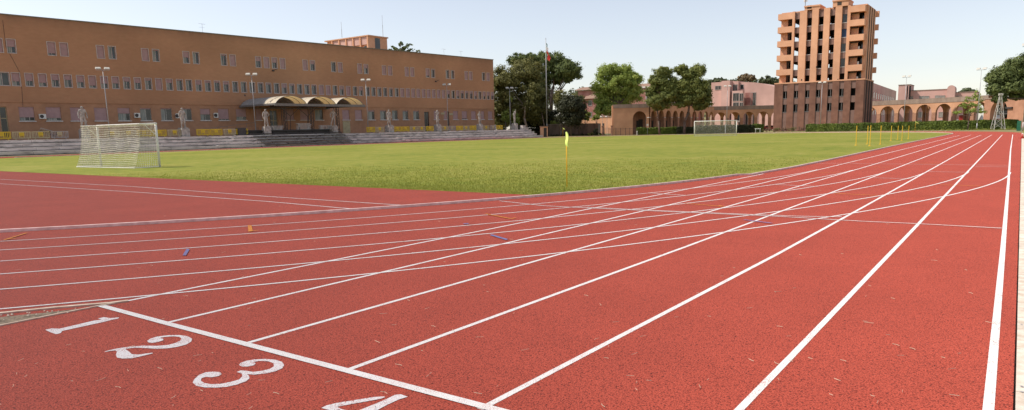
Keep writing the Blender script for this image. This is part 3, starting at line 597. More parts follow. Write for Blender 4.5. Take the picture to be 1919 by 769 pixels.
# ================================================================ canopy with three barrel vaults
can = empty('entrance_canopy', (BO.x, BO.y, 0), BRZ, 'canopy of three translucent amber barrel vaults on dark lattice posts at the building entrance', 'canopy')
v0 = fu(505, 195, 9)[0]; v1 = fu(670, 195, 9)[0]; sp = (v1-v0)/3
for i in range(3):
    a = v0+i*sp+.06; b = a+sp-.12; n = 12; zs = 6.5; rise = 1.18; mb = MB(); c = (a+b)/2; hw = (b-a)/2
    arc_ = []
    for j in range(n+1):
        t = math.pi*(.12+.76*j/n); arc_.append((c-hw*math.cos(t)/math.cos(math.pi*.12), zs+rise*(math.sin(t)-math.sin(math.pi*.12))/(1-math.sin(math.pi*.12))))
    for y0, y1, mt in ((-10.6, -7.2, 'poly'), (-7.2, -.1, 'vaultshade')):  # rear length coloured grey where the building shades the vaults
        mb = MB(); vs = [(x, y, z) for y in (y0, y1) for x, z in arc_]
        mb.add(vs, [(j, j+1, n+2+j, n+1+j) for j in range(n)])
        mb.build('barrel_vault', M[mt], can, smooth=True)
    for y in (-10.62, -9, -7.4, -5.8, -4.2, -2.6, -.2):
        mb = MB()
        for j in range(n): mb.bar((arc_[j][0], y, arc_[j][1]-.03), (arc_[j+1][0], y, arc_[j+1][1]-.03), .045)
        mb.build('rib', M['greymetal'], can)
mb = MB()
for i in range(4): x = v0+i*sp; mb.box(x-.12, -10.6, 6.22, x+.12, -.05, 6.5)
mb.build('gutter', M['greymetal'], can)
mb = MB(); mb.box(v0-.15, -10.75, 6.08, v1+.3, -10.6, 6.46); mb.build('fascia_beam', M['greymetal'], can)
mb = MB(); mb.box(v0-.15, -.6, 6.05, v1+.3, -.45, 6.2); mb.build('fascia_beam', M['greymetal'], can)
for x, y, o_ in ((534, 240, 8.6), (584, 240, 8.6), (632, 240, 8.6)):
    u = fu(x, y, o_)[0]; mb = MB()
    for du in (-.28, .28):
        for dv in (-.25, .25): mb.bar((u+du, -o_+dv, TZ), (u+du, -o_+dv, 6.1), .06)
    for k in range(7):
        z = TZ+.3+k*.6; mb.bar((u-.28, -o_-.25, z), (u+.28, -o_-.25, z+.55), .03); mb.bar((u+.28, -o_-.25, z+.55), (u-.28, -o_-.25, z+.6), .03)
    mb.build('lattice_post', M['darkmetal'], can)
for u in (fu(545, 225, 8)[0], fu(577, 225, 8)[0]):
    mb = MB(); mb.bar((u-.2, -8, TZ), (u, -8, 4.6), .05); mb.bar((u, -8, 4.6), (u+1.9, -8, 6.1), .05); mb.bar((u, -8, 4.6), (u-1.9, -8, 6.1), .05); mb.build('brace', M['darkmetal'], can)

# metal seating stand over the steps
sd = empty('metal_stand', (BO.x, BO.y, 0), BRZ, 'dark tubular metal seating stand over the steps below the canopy', 'stand')
sa = fu(478, 262, 12)[0]; sb = fu(654, 262, 12)[0]
for r_ in range(6):
    o_ = 9.4+.85*r_; z = 2.30-.40*r_; mb = MB(); mb.box(sa+.1*r_, -o_-.42, z, sb-.15*r_, -o_, z+.09); mb.build('seat_plank', M['darkmetal'], sd)
    mb = MB(); mb.bar((sa, -o_-.55, z-.22), (sb, -o_-.55, z-.22), .03); mb.bar((sa, -o_-.5, max(.1, z-.4)), (sb, -o_-.5, max(.1, z-.4)), .025); mb.build('rail', M['greymetal'] if r_ % 2 else M['darkmetal'], sd)
for i in range(8):
    u = sa+(sb-sa)*i/7-.3; mb = MB(); mb.bar((u, -9.4, 2.2), (u+.3, -14.0, .0), .035); mb.bar((u, -9.4, TZ), (u, -9.4, 2.9), .04)
    for r_ in range(1, 5): o_ = 9.4+.9*r_; zz = 2.4-.45*r_; mb.bar((u+.1*r_, -o_, zz), (u+.1*r_, -o_, max(.0, zz-.8)), .03)
    if i % 3 == 1: mb.bar((u, -10, .6), (u+1.9, -12.8, 1.6), .03); mb.bar((u, -12.9, 0.1), (u+2.1, -10, 1.9), .03)
    mb.build('support_frame', M['darkmetal'], sd)
mb = MB(); mb.box(sa+.1, -9.3, TZ, sb, -9.2, TZ+.75); mb.build('kick_panel', M['darkmetal'], sd)
mb = MB(); u = sa-.9; mb.box(u-.5, -10.0, TZ, u+.7, -9.1, TZ+1.1); 
tag(mb.build('covered_crate', M['darkmetal'], None), 'dark covered crate on the terrace at the left end of the metal stand', 'crate')
cc = bpy.data.objects['covered_crate']; cc.location = (BO.x, BO.y, 0); cc.rotation_euler = (0, 0, BRZ)
for x0, x1, yb, n, lab in ((505, 529, 250, 4, 'pale benches stacked low on the stand right of the hip-handed statue'), (556, 581, 243, 6, 'tallest stack of pale benches under the middle of the canopy'), (597, 619, 243, 4, 'stack of pale benches beside the striding statue')):
    ua = fu(x0, yb, 9)[0]; ub_ = fu(x1, yb, 9)[0]; o = empty('bench_stack', (BO.x, BO.y, 0), BRZ, lab, 'benches', 'stacked benches under the canopy')
    for k in range(n): mb = MB(); j = random.uniform(-.15, .15); z = TZ+.75+k*.17; mb.box(ua+j, -9.3, z, ub_+j, -8.9, z+.10); mb.box(ua+j+.3, -9.25, z-.07, ua+j+.5, -8.95, z); mb.box(ub_+j-.5, -9.25, z-.07, ub_+j-.3, -8.95, z); mb.build('bench', M['bench'], o)
    mb = MB(); mb.box(ua+.2, -9.25, TZ, ua+.4, -8.95, TZ+.68); mb.box(ub_-.4, -9.25, TZ, ub_-.2, -8.95, TZ+.68); mb.build('trestle', M['darkmetal'], o)

# ================================================================ goals
def goal_proto():
    t = empty('football_goal', (0, 0, 0)); W_, H_, D0, D1 = 7.34, 2.44, .95, 1.45      # local: posts on x axis, net runs towards -y
    for s in (-1, 1): mb = MB(); mb.bar((s*W_/2, 0, 0), (s*W_/2, 0, H_+.05), .062, n=10); mb.build('post', M['white'], t, True)
    mb = MB(); mb.bar((-W_/2-.06, 0, H_), (W_/2+.06, 0, H_), .062, n=10); mb.build('crossbar', M['white'], t, True)
    for s in (-1, 1):
        mb = MB(); mb.tube([(s*W_/2, -.05, H_+.02), (s*W_/2, -D0, H_)], .026, 6); mb.tube([(s*W_/2, -.03, H_-.65), (s*W_/2, -D0*.75, H_)], .02, 6); mb.build('net_bracket', M['white'], t)
    mb = MB(); mb.bar((-W_/2, -D1, .03), (W_/2, -D1, .03), .022, n=6)
    for s in (-1, 1): mb.bar((s*W_/2, 0, .03), (s*W_/2, -D1, .03), .022, n=6)
    mb.build('ground_bar', M['white'], t)
    mb = MB(); nx, nz = 60, 20; cr = .0092
    def back(i, j):
        x = -W_/2+W_*i/nx; f = j/nz; z = H_*(1-f); edge = min(1, min(i, nx-i)/8)
        sag = .10*math.sin(math.pi*f)*edge
        y = -(D0+(D1-D0)*(f**2.2))+sag+.02*math.sin(i*.6)*math.sin(math.pi*f)
        if j == nz: z = .015
        return Vector((x+.012*math.sin(j*.8+i*.3), y, z-.03*math.sin(math.pi*f)*(1+math.sin(i*.35))))
    for i in range(nx+1):
        for j in range(nz):
            mb.bar(back(i, j), back(i, j+1), cr, n=3)
            if i < nx: mb.bar(back(i, j), back(i+1, j), cr, n=3)
    for i in range(nx): mb.bar(back(i, nz), back(i+1, nz), cr*1.6, n=3)
    # roof net
    nt_ = 8
    def roof(i, k): x = -W_/2+W_*i/nx; f = k/nt_; return Vector((x, -D0*f, H_-.05*math.sin(math.pi*f)))
    for i in range(nx+1):
        for k_ in range(nt_): mb.bar(roof(i, k_), roof(i, k_+1), cr, n=3)
    for k_ in range(nt_):
        for i in range(nx): mb.bar(roof(i, k_), roof(i+1, k_), cr, n=3)
    # sides
    for s in (-1, 1):
        ns = 12
        def side(k_, j):
            f = j/nz; d = D0+(D1-D0)*(f**2.2); g = k_/ns; return Vector((s*W_/2-s*.10*math.sin(math.pi*g)*math.sin(math.pi*f), -d*g, max(.015, H_*(1-f)+.012*math.sin(k_*2.1+j))))
        for k_ in range(ns+1):
            for j in range(nz):
                mb.bar(side(k_, j), side(k_, j+1), cr, n=3)
                if k_ < ns: mb.bar(side(k_, j), side(k_+1, j), cr, n=3)
    mb.build('net', M['net'], t); return t
g1 = goal_proto(); ga = onG(299.6, 313.6); gb = onG(190, 311.6); g1.location = ((ga.x+gb.x)/2, (ga.y+gb.y)/2, .006); g1.rotation_euler = (0, 0, math.atan2(ga.y-gb.y, ga.x-gb.x)); g1.scale = ((ga-gb).xy.length/7.34, 1, 1)
tag(g1, 'white football goal with sagging net seen from behind at the left of the pitch', 'goal', 'football goals')
g2 = copy_tree(g1); ga = dep(1301, 252.8, 115.5); gb = dep(1380, 252.8, 113.5)
g2.location = ((ga.x+gb.x)/2, (ga.y+gb.y)/2, .006); g2.rotation_euler = (0, 0, math.pi+math.atan2(gb.y-ga.y, gb.x-ga.x)); g2.scale = [1*(gb-ga).xy.length/7.34, 1, 1]
tag(g2, 'far white football goal facing the camera in front of the ochre arcade', 'goal')

# ================================================================ floodlight poles, flagpole, corner flags, training poles
def lamp_proto():
    t = empty('floodlight_pole', (0, 0, 0)); H_ = 11.0
    mb = MB(); mb.tube([(0, 0, 0), (0, 0, 1.2), (0, 0, H_)], [.10, .085, .045], 8); mb.build('pole', M['pole'], t, True)
    mb = MB(); mb.bar((-.85, 0, H_), (.85, 0, H_), .035, n=6); mb.build('crossarm', M['pole'], t)
    for s in (-1, 1):
        mb = MB(); c = s*.55
        vs = [(c-.38, -.22, H_+.10), (c+.38, -.22, H_+.10), (c+.38, .24, H_+.30), (c-.38, .24, H_+.30), (c-.30, -.16, H_+.22), (c+.30, -.16, H_+.22), (c+.30, .20, H_+.42), (c-.30, .20, H_+.42)]
        mb.add(vs, [(0, 3, 2, 1), (4, 5, 6, 7), (0, 1, 5, 4), (1, 2, 6, 5), (2, 3, 7, 6), (3, 0, 4, 7)]); mb.bar((c, 0, H_), (c, 0, H_+.3), .03)
        hd = mb.build('floodlight', M['lamphead'], t)
        mb = MB(); mb.add([(c-.34, -.19, H_+.10), (c+.34, -.19, H_+.10), (c+.34, .21, H_+.27), (c-.34, .21, H_+.27)], [(0, 3, 2, 1)]); g = mb.build('lens', M['lampglass'], hd)
    return t
LP = [(206, 128.7, 90, 'leftmost floodlight pole in front of the brick building, rising behind the near goal'), (480, 139.4, 108, 'floodlight pole at the left end of the metal stand and canopy'),
      (690.6, 150, 124, 'floodlight pole by the steps just right of the canopy'), (840.3, 158.7, 143, 'floodlight pole by the steps beside the dark doorway'),
      (956.8, 165, 158, 'floodlight pole in front of the large dark evergreen tree'), (1051.3, 169.6, 168, 'floodlight pole against the round dark tree, right of the flagpole'),
      (1210, 164, 165, 'floodlight pole left of the two pines before the arcade'), (1361.2, 161.6, 166, 'floodlight pole behind the far goal before the pink building'),
      (1536.4, 154.5, 157, 'floodlight pole standing in front of the orange tower'), (1691.9, 143.3, 140, 'floodlight pole behind the yellow training poles'),
      (1829.3, 129, 122, 'floodlight pole beside the small tree, left of the lattice tower'), (1915.5, 84, 98, 'rightmost floodlight pole beside the green padding at the right edge')]
lp = None
for i, (x, yt, D, lab) in enumerate(LP):
    b_ = dep(x, 255, D); o = lp if lp else None
    if lp is None: lp = lamp_proto(); o = lp
    else: o = copy_tree(lp)
    o.location = (b_.x, b_.y, 0)
    # pole top height from its own distance
    d = Vector((b_.x-CX, b_.y-CY)).length
    xt = {206: 193}.get(x, x); lo_, hi_ = 5, 18
    for _ in range(30):
        zm = (lo_+hi_)/2; P = Vector((b_.x, b_.y, zm))-CAMP; yy = 384.5+CSY-CF*P.dot(up)/P.dot(fw)
        if yy > yt: lo_ = zm
        else: hi_ = zm
    s_ = (zm-.2)/11.0; o.scale = (min(1.1, s_*.95), min(1.1, s_*.95), s_)
    o.rotation_euler = (0, 0, math.atan2(CY-b_.y, CX-b_.x)+math.pi/2+random.uniform(-.3, .3)); tag(o, lab, 'floodlight', 'floodlight poles around the track')

b_ = dep(1025, 240, 166); t = empty('flagpole', (b_.x, b_.y, 0), -.55, 'tall grey flagpole in front of the big umbrella pine', 'flagpole')
P = dep(1022.2, 77, 166); H_ = P.z
mb = MB(); mb.tube([(0, 0, 0), (0, 0, 3), (0, 0, H_)], [.16, .14, .06], 8); mb.build('pole', M['pole'], t, True)
mb = MB(); mb.bar((0, 0, H_), (0, 0, H_+.35), .09, n=8, r2=.02); mb.build('finial', M['pole'], t)
fz = dep(1022.5, 84, 166).z; fz2 = dep(1024, 112, 166).z
t = empty('italian_flag', (b_.x, b_.y, 0), -.55, 'green white and red flag hanging in folds from the flagpole', 'flag')
for nm, mt, f0, f1 in (('green_band', 'flaggreen', 0, .34), ('white_band', 'flagwhite', .34, .68), ('red_band', 'flagred', .68, 1)):
    mb = MB(); nu, nv = 8, 10; vs = []
    for j in range(nv+1):
        for i in range(nu+1):
            f = f0+(f1-f0)*i/nu; g = j/nv; x = .10+(f*1.65)*(.75+.25*g); z = fz-(fz-fz2)*.62*g-f*2.3
            vs.append((x-.1*math.sin(g*9), .22*math.sin(f*13+g*2)+.12*math.sin(g*7+f*4), z))
    mb.add(vs, [(j*(nu+1)+i, j*(nu+1)+i+1, (j+1)*(nu+1)+i+1, (j+1)*(nu+1)+i) for j in range(nv) for i in range(nu)]); mb.build(nm, M[mt], t, True)

def corner_flag(loc, h, lab, fl=.34, rz=0):
    t = empty('corner_flag', loc, rz, lab, 'corner flag', 'corner flags of the pitch')
    mb = MB(); mb.bar((0, 0, 0), (0, 0, h), .0165, n=8); mb.build('pole', M['polorange'], t, True)
    mb = MB(); n = 10; vs = []; H0 = h+.01
    mb.bar((0, 0, h-.36), (0, 0, h+.02), .021, n=8)
    for j in range(n+1):
        g = j/n
        for i in range(7):
            f = i/6; wd = fl*(.04+.96*g**.8)*(1 if g < .85 else 1-(g-.85)*1.2)
            vs.append((.018+f*wd*.62, .035*math.sin(f*9)+.02*math.sin(g*6), H0-g*.30-f*.12*g-.01))
    mb.add(vs, [(j*7+i, j*7+i+1, (j+1)*7+i+1, (j+1)*7+i) for j in range(n) for i in range(6)]); mb.build('flag', M['fluoro'], t, True)
b_ = onG(1062.5, 352); dh = (b_-CAMP).dot(fw); htop = dep(1061.5, 249, dh).z
corner_flag((b_.x, b_.y, .006), htop, 'near corner flag, fluorescent yellow on an orange pole at the pitch corner by the track', .40, -.9)
b_ = dep(1055, 253, 150); corner_flag((b_.x, b_.y, .006), 1.95, 'tiny far corner flag before the old grey wall', .8, .4)
b_ = dep(1714.5, 247, 112); corner_flag((b_.x, b_.y, .006), 1.7, 'far right corner flag with drooping yellow cloth behind the training poles', 1.0, .6)
yp = [(1604, 273, 236), (1625, 270.5, 236), (1630, 274, 235), (1649.5, 271, 235.5), (1669.5, 264, 236), (1682, 262, 236), (1690, 264, 236), (1702, 261, 236)]
lb = ['leftmost yellow training pole in the pitch corner', 'second yellow training pole from the left, close to the nearest one', 'nearest yellow training pole, third from the left', 'fourth yellow training pole from the left', 'fifth yellow training pole, left of the floodlight pole', 'sixth yellow training pole, thin and far', 'seventh yellow training pole beside the floodlight pole', 'rightmost yellow training pole left of the drooping corner flag']
yq = None
for (x, yb, yt), lab in zip(yp, lb):
    b_ = onG(x, yb); h = 1.62
    if yq is None:
        yq = empty('training_pole', (0, 0, 0)); mb = MB(); mb.bar((0, 0, .03), (0, 0, 1.62), .022, n=7); mb.build('pole', M['polorange'], yq); mb = MB(); mb.bar((0, 0, 0), (0, 0, .03), .10, n=10); mb.build('base', M['polorange'], yq); o = yq
    else: o = copy_tree(yq)
    dh = (b_-CAMP).dot(fw); hz = dep(x+1.5, yt, dh).z
    o.location = (b_.x, b_.y, .006); o.scale = (1, 1, hz/1.62); tag(o, lab, 'pole', 'yellow training poles in the pitch corner')

# ================================================================ foliage
def leaves(clumps, n, size, flat=.0, droop=0):
    # clumps: (cx,cy,cz,rx,ry,rz,weight): leaf faces gathered in uneven tufts on and inside each clump
    V = []; wsum = sum(c[6] for c in clumps)
    for (cx, cy, cz, rx, ry, rz, wt) in clumps:
        k = int(n*wt/wsum); nt_ = max(12, min(90, k//50))
        d = RNG.normal(size=(nt_, 3)); d /= np.linalg.norm(d, axis=1)[:, None]
        rad = RNG.uniform(.1, 1.0, nt_)**.45*RNG.uniform(.8, 1.12, nt_)
        tc = d*rad[:, None]*np.array([rx, ry, rz])+np.array([cx, cy, cz])
        idx = RNG.integers(0, nt_, k); tr = (min(rx, ry, rz)*.30+size*.5)*RNG.uniform(.6, 1.35, nt_)[idx][:, None]
        e = RNG.normal(size=(k, 3)); e /= np.linalg.norm(e, axis=1)[:, None]
        p = tc[idx]+e*(RNG.random(k)**.5)[:, None]*tr*np.array([1.15, 1.15, .8])*(1+.25*RNG.normal(size=(k, 1)))
        nrm = e*.9+d[idx]*.45+RNG.normal(size=(k, 3))*.45+np.array([0, 0, .25+flat]); nrm /= np.linalg.norm(nrm, axis=1)[:, None]
        a = np.cross(nrm, RNG.normal(size=(k, 3))); a /= np.linalg.norm(a, axis=1)[:, None]; b = np.cross(nrm, a)
        s = size*RNG.uniform(.5, 1.2, k)[:, None]
        V.append(np.stack([p-a*s, p-b*s*.62, p+a*s, p+b*s*.62], 1))
    return np.concatenate(V).reshape(-1, 3)
def leafobj(name, V, mt, parent, kind=None):
    n = len(V)//4; me = bpy.data.meshes.new(name); me.vertices.add(len(V)); me.vertices.foreach_set('co', V.astype(np.float32).ravel())
    me.loops.add(n*4); me.loops.foreach_set('vertex_index', np.arange(n*4, dtype=np.int32)); me.polygons.add(n)
    me.polygons.foreach_set('loop_start', np.arange(0, n*4, 4, dtype=np.int32)); me.polygons.foreach_set('loop_total', np.full(n, 4, np.int32))
    me.materials.append(mt); me.update(calc_edges=True); o = bpy.data.objects.new(name, me); COL.objects.link(o)
    if parent: o.parent = parent
    if kind: o['kind'] = kind
    return o
def tree(name, loc, label, clumps, n, size, leaf, trunk, bark='bark', group=None, branches=True, cat='tree'):
    t = empty(name, loc, 0, label, cat, group)
    mb = MB(); pts, rs = trunk; mb.tube(pts, rs, 9)
    top = Vector(pts[-1])
    if branches:
        for c in clumps:
            q = Vector(c[:3]); st_ = Vector(pts[-2])*.4+top*.6; mid = st_*.5+q*.5+Vector((0, 0, -.1*abs(q.z-top.z)-.2)); r_ = rs[-1]*.75
            mb.tube([st_, mid, q], [r_, r_*.6, r_*.25], 6)
    mb.build('trunk', M[bark], t, True)
    leafobj('crown', leaves(clumps, n, size), LF[leaf], t)
    return t
def P3(x, y, D, base): p = dep(x, y, D); return (p.x-base[0], p.y-base[1], p.z)
def crownpx(base, lst):
    # lst: (px, py, distance, half width px, half height px, depth radius m, weight) -> clumps around the base
    out = []
    for x, y, D, hw, hh, rd, wt in lst:
        p = dep(x, y, D); k_ = D/CF; r_h = (hw*k_+rd)/2; out.append((p.x-base[0], p.y-base[1], p.z, (hw*k_), (hw*k_) if rd is None else rd, hh*k_, wt))
    return out
def B(x, D): p = dep(x, 250, D); return (p.x, p.y, 0)
# big holm oak with hanging foliage right of the brick building
b_ = B(985, 168)
cl = crownpx(b_, [(950, 150, 168, 28, 26, 4, 3), (985, 140, 170, 34, 28, 5, 4), (935, 175, 168, 14, 34, 3, 2), (1000, 180, 168, 24, 34, 4.5, 3), (960, 190, 170, 30, 34, 5, 4), (1005, 215, 172, 18, 20, 4, 1.4), (940, 215, 172, 16, 26, 4, 2), (975, 215, 176, 26, 22, 4, 2)])
tree('holm_oak', b_, 'massive dark olive evergreen tree at the right end of the brick building', cl, 62000, .24, 'holm', ([(0, 0, 0), (.3, 0, 2.5), (-.3, 0, 4.5), (.2, 0, 9)], [.32, .26, .24, .2]), 'palebark')
# tall umbrella pine
b_ = B(1033, 184)
cl = crownpx(b_, [(980, 113, 184, 28, 14, 4.5, 2.2), (1010, 110, 186, 30, 12, 5, 2.4), (1040, 118, 184, 28, 17, 5, 3), (1065, 130, 182, 22, 17, 4, 2.6), (1040, 142, 186, 34, 16, 5, 3), (1074, 136, 184, 15, 15, 3.5, 1.4), (1062, 148, 184, 14, 8, 3, .9), (1015, 160, 186, 22, 22, 4, 2), (1010, 185, 188, 18, 20, 4, 1.5)])
tree('umbrella_pine', b_, 'tall umbrella pine with a broad dark crown behind the flagpole', cl, 62000, .24, 'pine', ([(0, 0, 0), (0, 0, 6), (.3, .2, 12)], [.55, .48, .4]))
mb = MB(); t = empty('bare_trunk', B(1021, 170), 0, 'slender pale leaning bare trunk behind the flagpole', 'tree')
mb.tube([(0, 0, 0), (-.1, 0, 2.5), (-.9, 0, 6), (-1.4, 0, 8.5)], [.16, .13, .10, .05], 7); mb.build('trunk', M['palebark'], t, True)
# leafy understorey
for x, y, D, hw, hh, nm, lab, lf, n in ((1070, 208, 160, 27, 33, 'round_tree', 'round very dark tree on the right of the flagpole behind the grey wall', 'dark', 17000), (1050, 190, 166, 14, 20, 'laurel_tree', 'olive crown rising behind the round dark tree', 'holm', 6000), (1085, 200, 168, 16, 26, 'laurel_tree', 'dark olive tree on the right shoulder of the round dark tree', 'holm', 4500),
        (948, 220, 160, 10, 15, 'young_tree', 'bright young tree behind the steps, left of the last statue', 'bright', 700), (966, 222, 160, 8, 17, 'young_tree', 'pale green sapling directly behind the last statue', 'bright', 500), (957, 186, 161, 3, 5, 'young_tree', 'thin sprig of bright leaves beside the floodlight pole in the dark tree', 'bright', 90),
        (1040, 230, 170, 10, 5, 'shrub', 'low bright green shrub behind the grey wall, right of the flagpole', 'bright', 600), (1098, 218, 175, 9, 10, 'fig_tree', 'bushy bright green fig tree beside the rose-coloured house', 'bright', 900), (1118, 220, 176, 7, 6, 'fig_tree', 'small bright shrub right of the bushy fig tree', 'bright', 400)):
    b_ = B(x, D); rr = hw*D/CF
    tree(nm, b_, lab, crownpx(b_, [(x, y, D, hw, hh, rr, 3), (x-hw*.4, y-hh*.3, D, hw*.5, hh*.5, rr*.5, 1), (x+hw*.4, y+hh*.2, D, hw*.55, hh*.5, rr*.5, 1)]), n, .24, lf, ([(0, 0, 0), (0, 0, max(.6, dep(x, y+hh*.5, D).z))], [.12, .07]))
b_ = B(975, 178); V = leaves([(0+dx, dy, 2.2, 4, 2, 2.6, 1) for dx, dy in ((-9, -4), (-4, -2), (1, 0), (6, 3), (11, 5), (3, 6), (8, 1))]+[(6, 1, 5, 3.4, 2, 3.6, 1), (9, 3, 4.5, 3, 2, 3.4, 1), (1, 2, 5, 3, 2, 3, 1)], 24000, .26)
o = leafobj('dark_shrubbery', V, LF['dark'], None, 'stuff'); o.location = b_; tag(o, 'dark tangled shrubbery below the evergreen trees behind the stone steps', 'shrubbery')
# bright plane tree
b_ = B(1157, 186)
cl = crownpx(b_, [(1135, 140, 186, 16, 17, 3.5, 2), (1150, 132, 186, 14, 13, 3, 1.6), (1175, 137, 187, 18, 15, 4, 2.2), (1190, 152, 186, 14, 16, 3.5, 1.8), (1130, 165, 185, 18, 18, 4, 2.2), (1160, 160, 186, 26, 20, 5, 3.4), (1185, 175, 187, 18, 18, 4, 2.2), (1135, 192, 186, 20, 16, 4, 2.2), (1160, 190, 188, 26, 18, 4, 2.5), (1125, 207, 184, 12, 10, 3, 1), (1143, 205, 184, 14, 14, 3, 1)])
tree('plane_tree', b_, 'full bright green plane tree rising behind the ochre arcade', cl, 52000, .23, 'plane', ([(0, 0, 0), (0, 0, 5), (0, 0, 9)], [.5, .42, .3]))
# two pines in front of the arcade
b_ = B(1236, 152)
cl = crownpx(b_, [(1243, 137, 152, 17, 12, 2.4, 1.8), (1228, 152, 152, 14, 12, 2.2, 1.6), (1250, 160, 152, 19, 20, 2.8, 2.8), (1222, 172, 152, 12, 11, 2, 1.4), (1228, 190, 151, 15, 12, 2.4, 1.6), (1250, 183, 152, 20, 15, 2.6, 2.2), (1238, 200, 152, 14, 7, 2, .9), (1262, 174, 152, 12, 17, 2.2, 1.4)])
tree('pine_tree', b_, 'left of two dark pines before the arcade, with a thin leaning trunk', cl, 42000, .18, 'aleppo', ([(0, 0, 0), (-.25, 0, 3), (-.6, 0, 5.6), (-.3, 0, 8)], [.24, .18, .15, .12]), group='pines in front of the arcade')
b_ = B(1282, 152)
cl = crownpx(b_, [(1277, 131, 152, 12, 10, 1.8, 1.2), (1293, 142, 152, 14, 16, 2.2, 1.8), (1310, 132, 152, 12, 12, 1.9, 1.3), (1300, 160, 152, 28, 18, 3.4, 3.4), (1280, 165, 152, 16, 18, 2.4, 2.0), (1312, 178, 152, 20, 16, 3, 2.4), (1288, 186, 152, 20, 12, 2.8, 2), (1322, 190, 152, 13, 11, 2.2, 1.2), (1275, 197, 152, 10, 6, 1.8, .7), (1310, 200, 152, 12, 7, 1.8, .8)])
p1 = dep(1290, 212, 152); p2 = dep(1293, 185, 152)
tree('pine_tree', b_, 'right, larger of two dark pines before the arcade, with a thick crooked trunk', cl, 50000, .18, 'aleppo', ([(0, 0, 0), (.1, 0, 2.6), (p1.x-b_[0], p1.y-b_[1], p1.z), (p2.x-b_[0], p2.y-b_[1], p2.z)], [.32, .27, .24, .18]), group='pines in front of the arcade')
# big stone pine at the right edge
b_ = B(1962, 122)
cl = crownpx(b_, [(1866, 148, 122, 18, 15, 2.4, 1.6), (1885, 140, 122, 22, 20, 3, 2.6), (1905, 130, 122, 22, 22, 3, 3), (1925, 122, 122, 24, 22, 3.2, 3), (1895, 165, 122, 28, 16, 3.4, 2.8), (1925, 160, 122, 28, 22, 3.4, 3), (1865, 168, 121, 14, 11, 2, 1.1), (1873, 184, 121, 13, 9, 1.8, .9), (1960, 125, 122, 26, 26, 3.5, 3), (1965, 160, 122, 26, 22, 3.5, 3), (2000, 150, 122, 24, 26, 3.5, 2), (1905, 180, 123, 20, 8, 2.5, 1)])
tree('umbrella_pine', b_, 'huge umbrella pine crown hanging over the gateway at the right edge', cl, 70000, .19, 'pine', ([(0, 0, 0), (-.2, 0, 4), (-.8, 0, 7)], [.4, .33, .28]))
# small young tree by the hedge
b_ = B(1813, 123)
cl = crownpx(b_, [(1827, 178, 123, 8, 9, .9, 1), (1833, 192, 123, 10, 9, 1, 1.2), (1820, 196, 123, 10, 7, .9, .9), (1805, 198, 123, 8, 5, .8, .7), (1795, 212, 123, 9, 5, .8, .7), (1822, 210, 123, 14, 8, 1, 1.2), (1840, 206, 123, 9, 9, .9, 1), (1812, 186, 123, 5, 6, .6, .4)])
tree('young_tree', b_, 'small sparse tree by the hedge, left of the floodlight pole', cl, 1500, .16, 'plane', ([(0, 0, 0), (.05, 0, 1.6), (.15, 0, 3)], [.13, .09, .06]))
# cedar top behind the brick roof
b_ = B(757, 200); ct = dep(757, 96, 200)
t = empty('cedar_tree', b_, 0, 'spiky dark cedar top showing above the brick roof beside the rooftop block', 'tree'); mb = MB(); mb.tube([(0, 0, 0), (0, 0, ct.z-1)], [.5, .15], 7); C_ = []
for x, y, l_ in ((752, 80, 1), (768, 84, 1), (735, 88, 1), (742, 92, 1), (758, 90, 1.4), (772, 93, 1.2), (785, 96, 1), (748, 96, 1.5), (765, 98, 1.5), (730, 94, .7)):
    p = dep(x, y, 200); q = Vector((p.x-b_[0], p.y-b_[1], p.z)); s0 = Vector((0, 0, q.z-1.6-abs(x-757)*.03)); mb.tube([s0, s0*.5+q*.5+Vector((0, 0, .3)), q], [.14, .1, .04], 5)
    for f in (.35, .55, .75, .95): w_ = s0*(1-f)+q*f; C_.append((w_.x, w_.y, w_.z+.1, .75*l_, .75*l_, .32, 1))
mb.build('trunk', M['bark'], t); leafobj('crown', leaves(C_, 3600, .22), LF['pine'], t)
# far wooded ridge and single umbrella pines on it
V = []; hill = []
for i in range(110):
    f = i/109; x = 1075+(1475-1075)*f; D = 330+random.uniform(-25, 60)
    yt = 158+3*math.sin(f*9)+2*math.sin(f*23) if x > 1190 else 160+ (1190-x)*.06
    if x > 1325: yt = 151+2*math.sin(f*30)
    p = dep(x, yt+8, D); hill.append((p.x, p.y, p.z, 5, 5, 2.4, 1)); p = dep(x, yt+20, D); hill.append((p.x, p.y, p.z-1.5, 5.5, 5, 3.6, 1))
V = leaves(hill, 30000, .55); o = leafobj('wooded_ridge', V, LF['far'], None, 'stuff'); tag(o, 'band of far dark green pines closing the view behind the buildings', 'woodland')
m = MB(); hv = []; hn = 24; hm = 8
for j in range(hm+1):
    for i in range(hn+1):
        p = dep(1060+440*i/hn, 240, 325+30*j); hv.append((p.x, p.y, -.1+13*math.sin(math.pi*i/hn)**.5*math.sin(math.pi*j/hm)**.7))
m.add(hv, [(j*(hn+1)+i, j*(hn+1)+i+1, (j+1)*(hn+1)+i+1, (j+1)*(hn+1)+i) for j in range(hm) for i in range(hn)]); struct(m.build('hills', M['verge'], None, True))
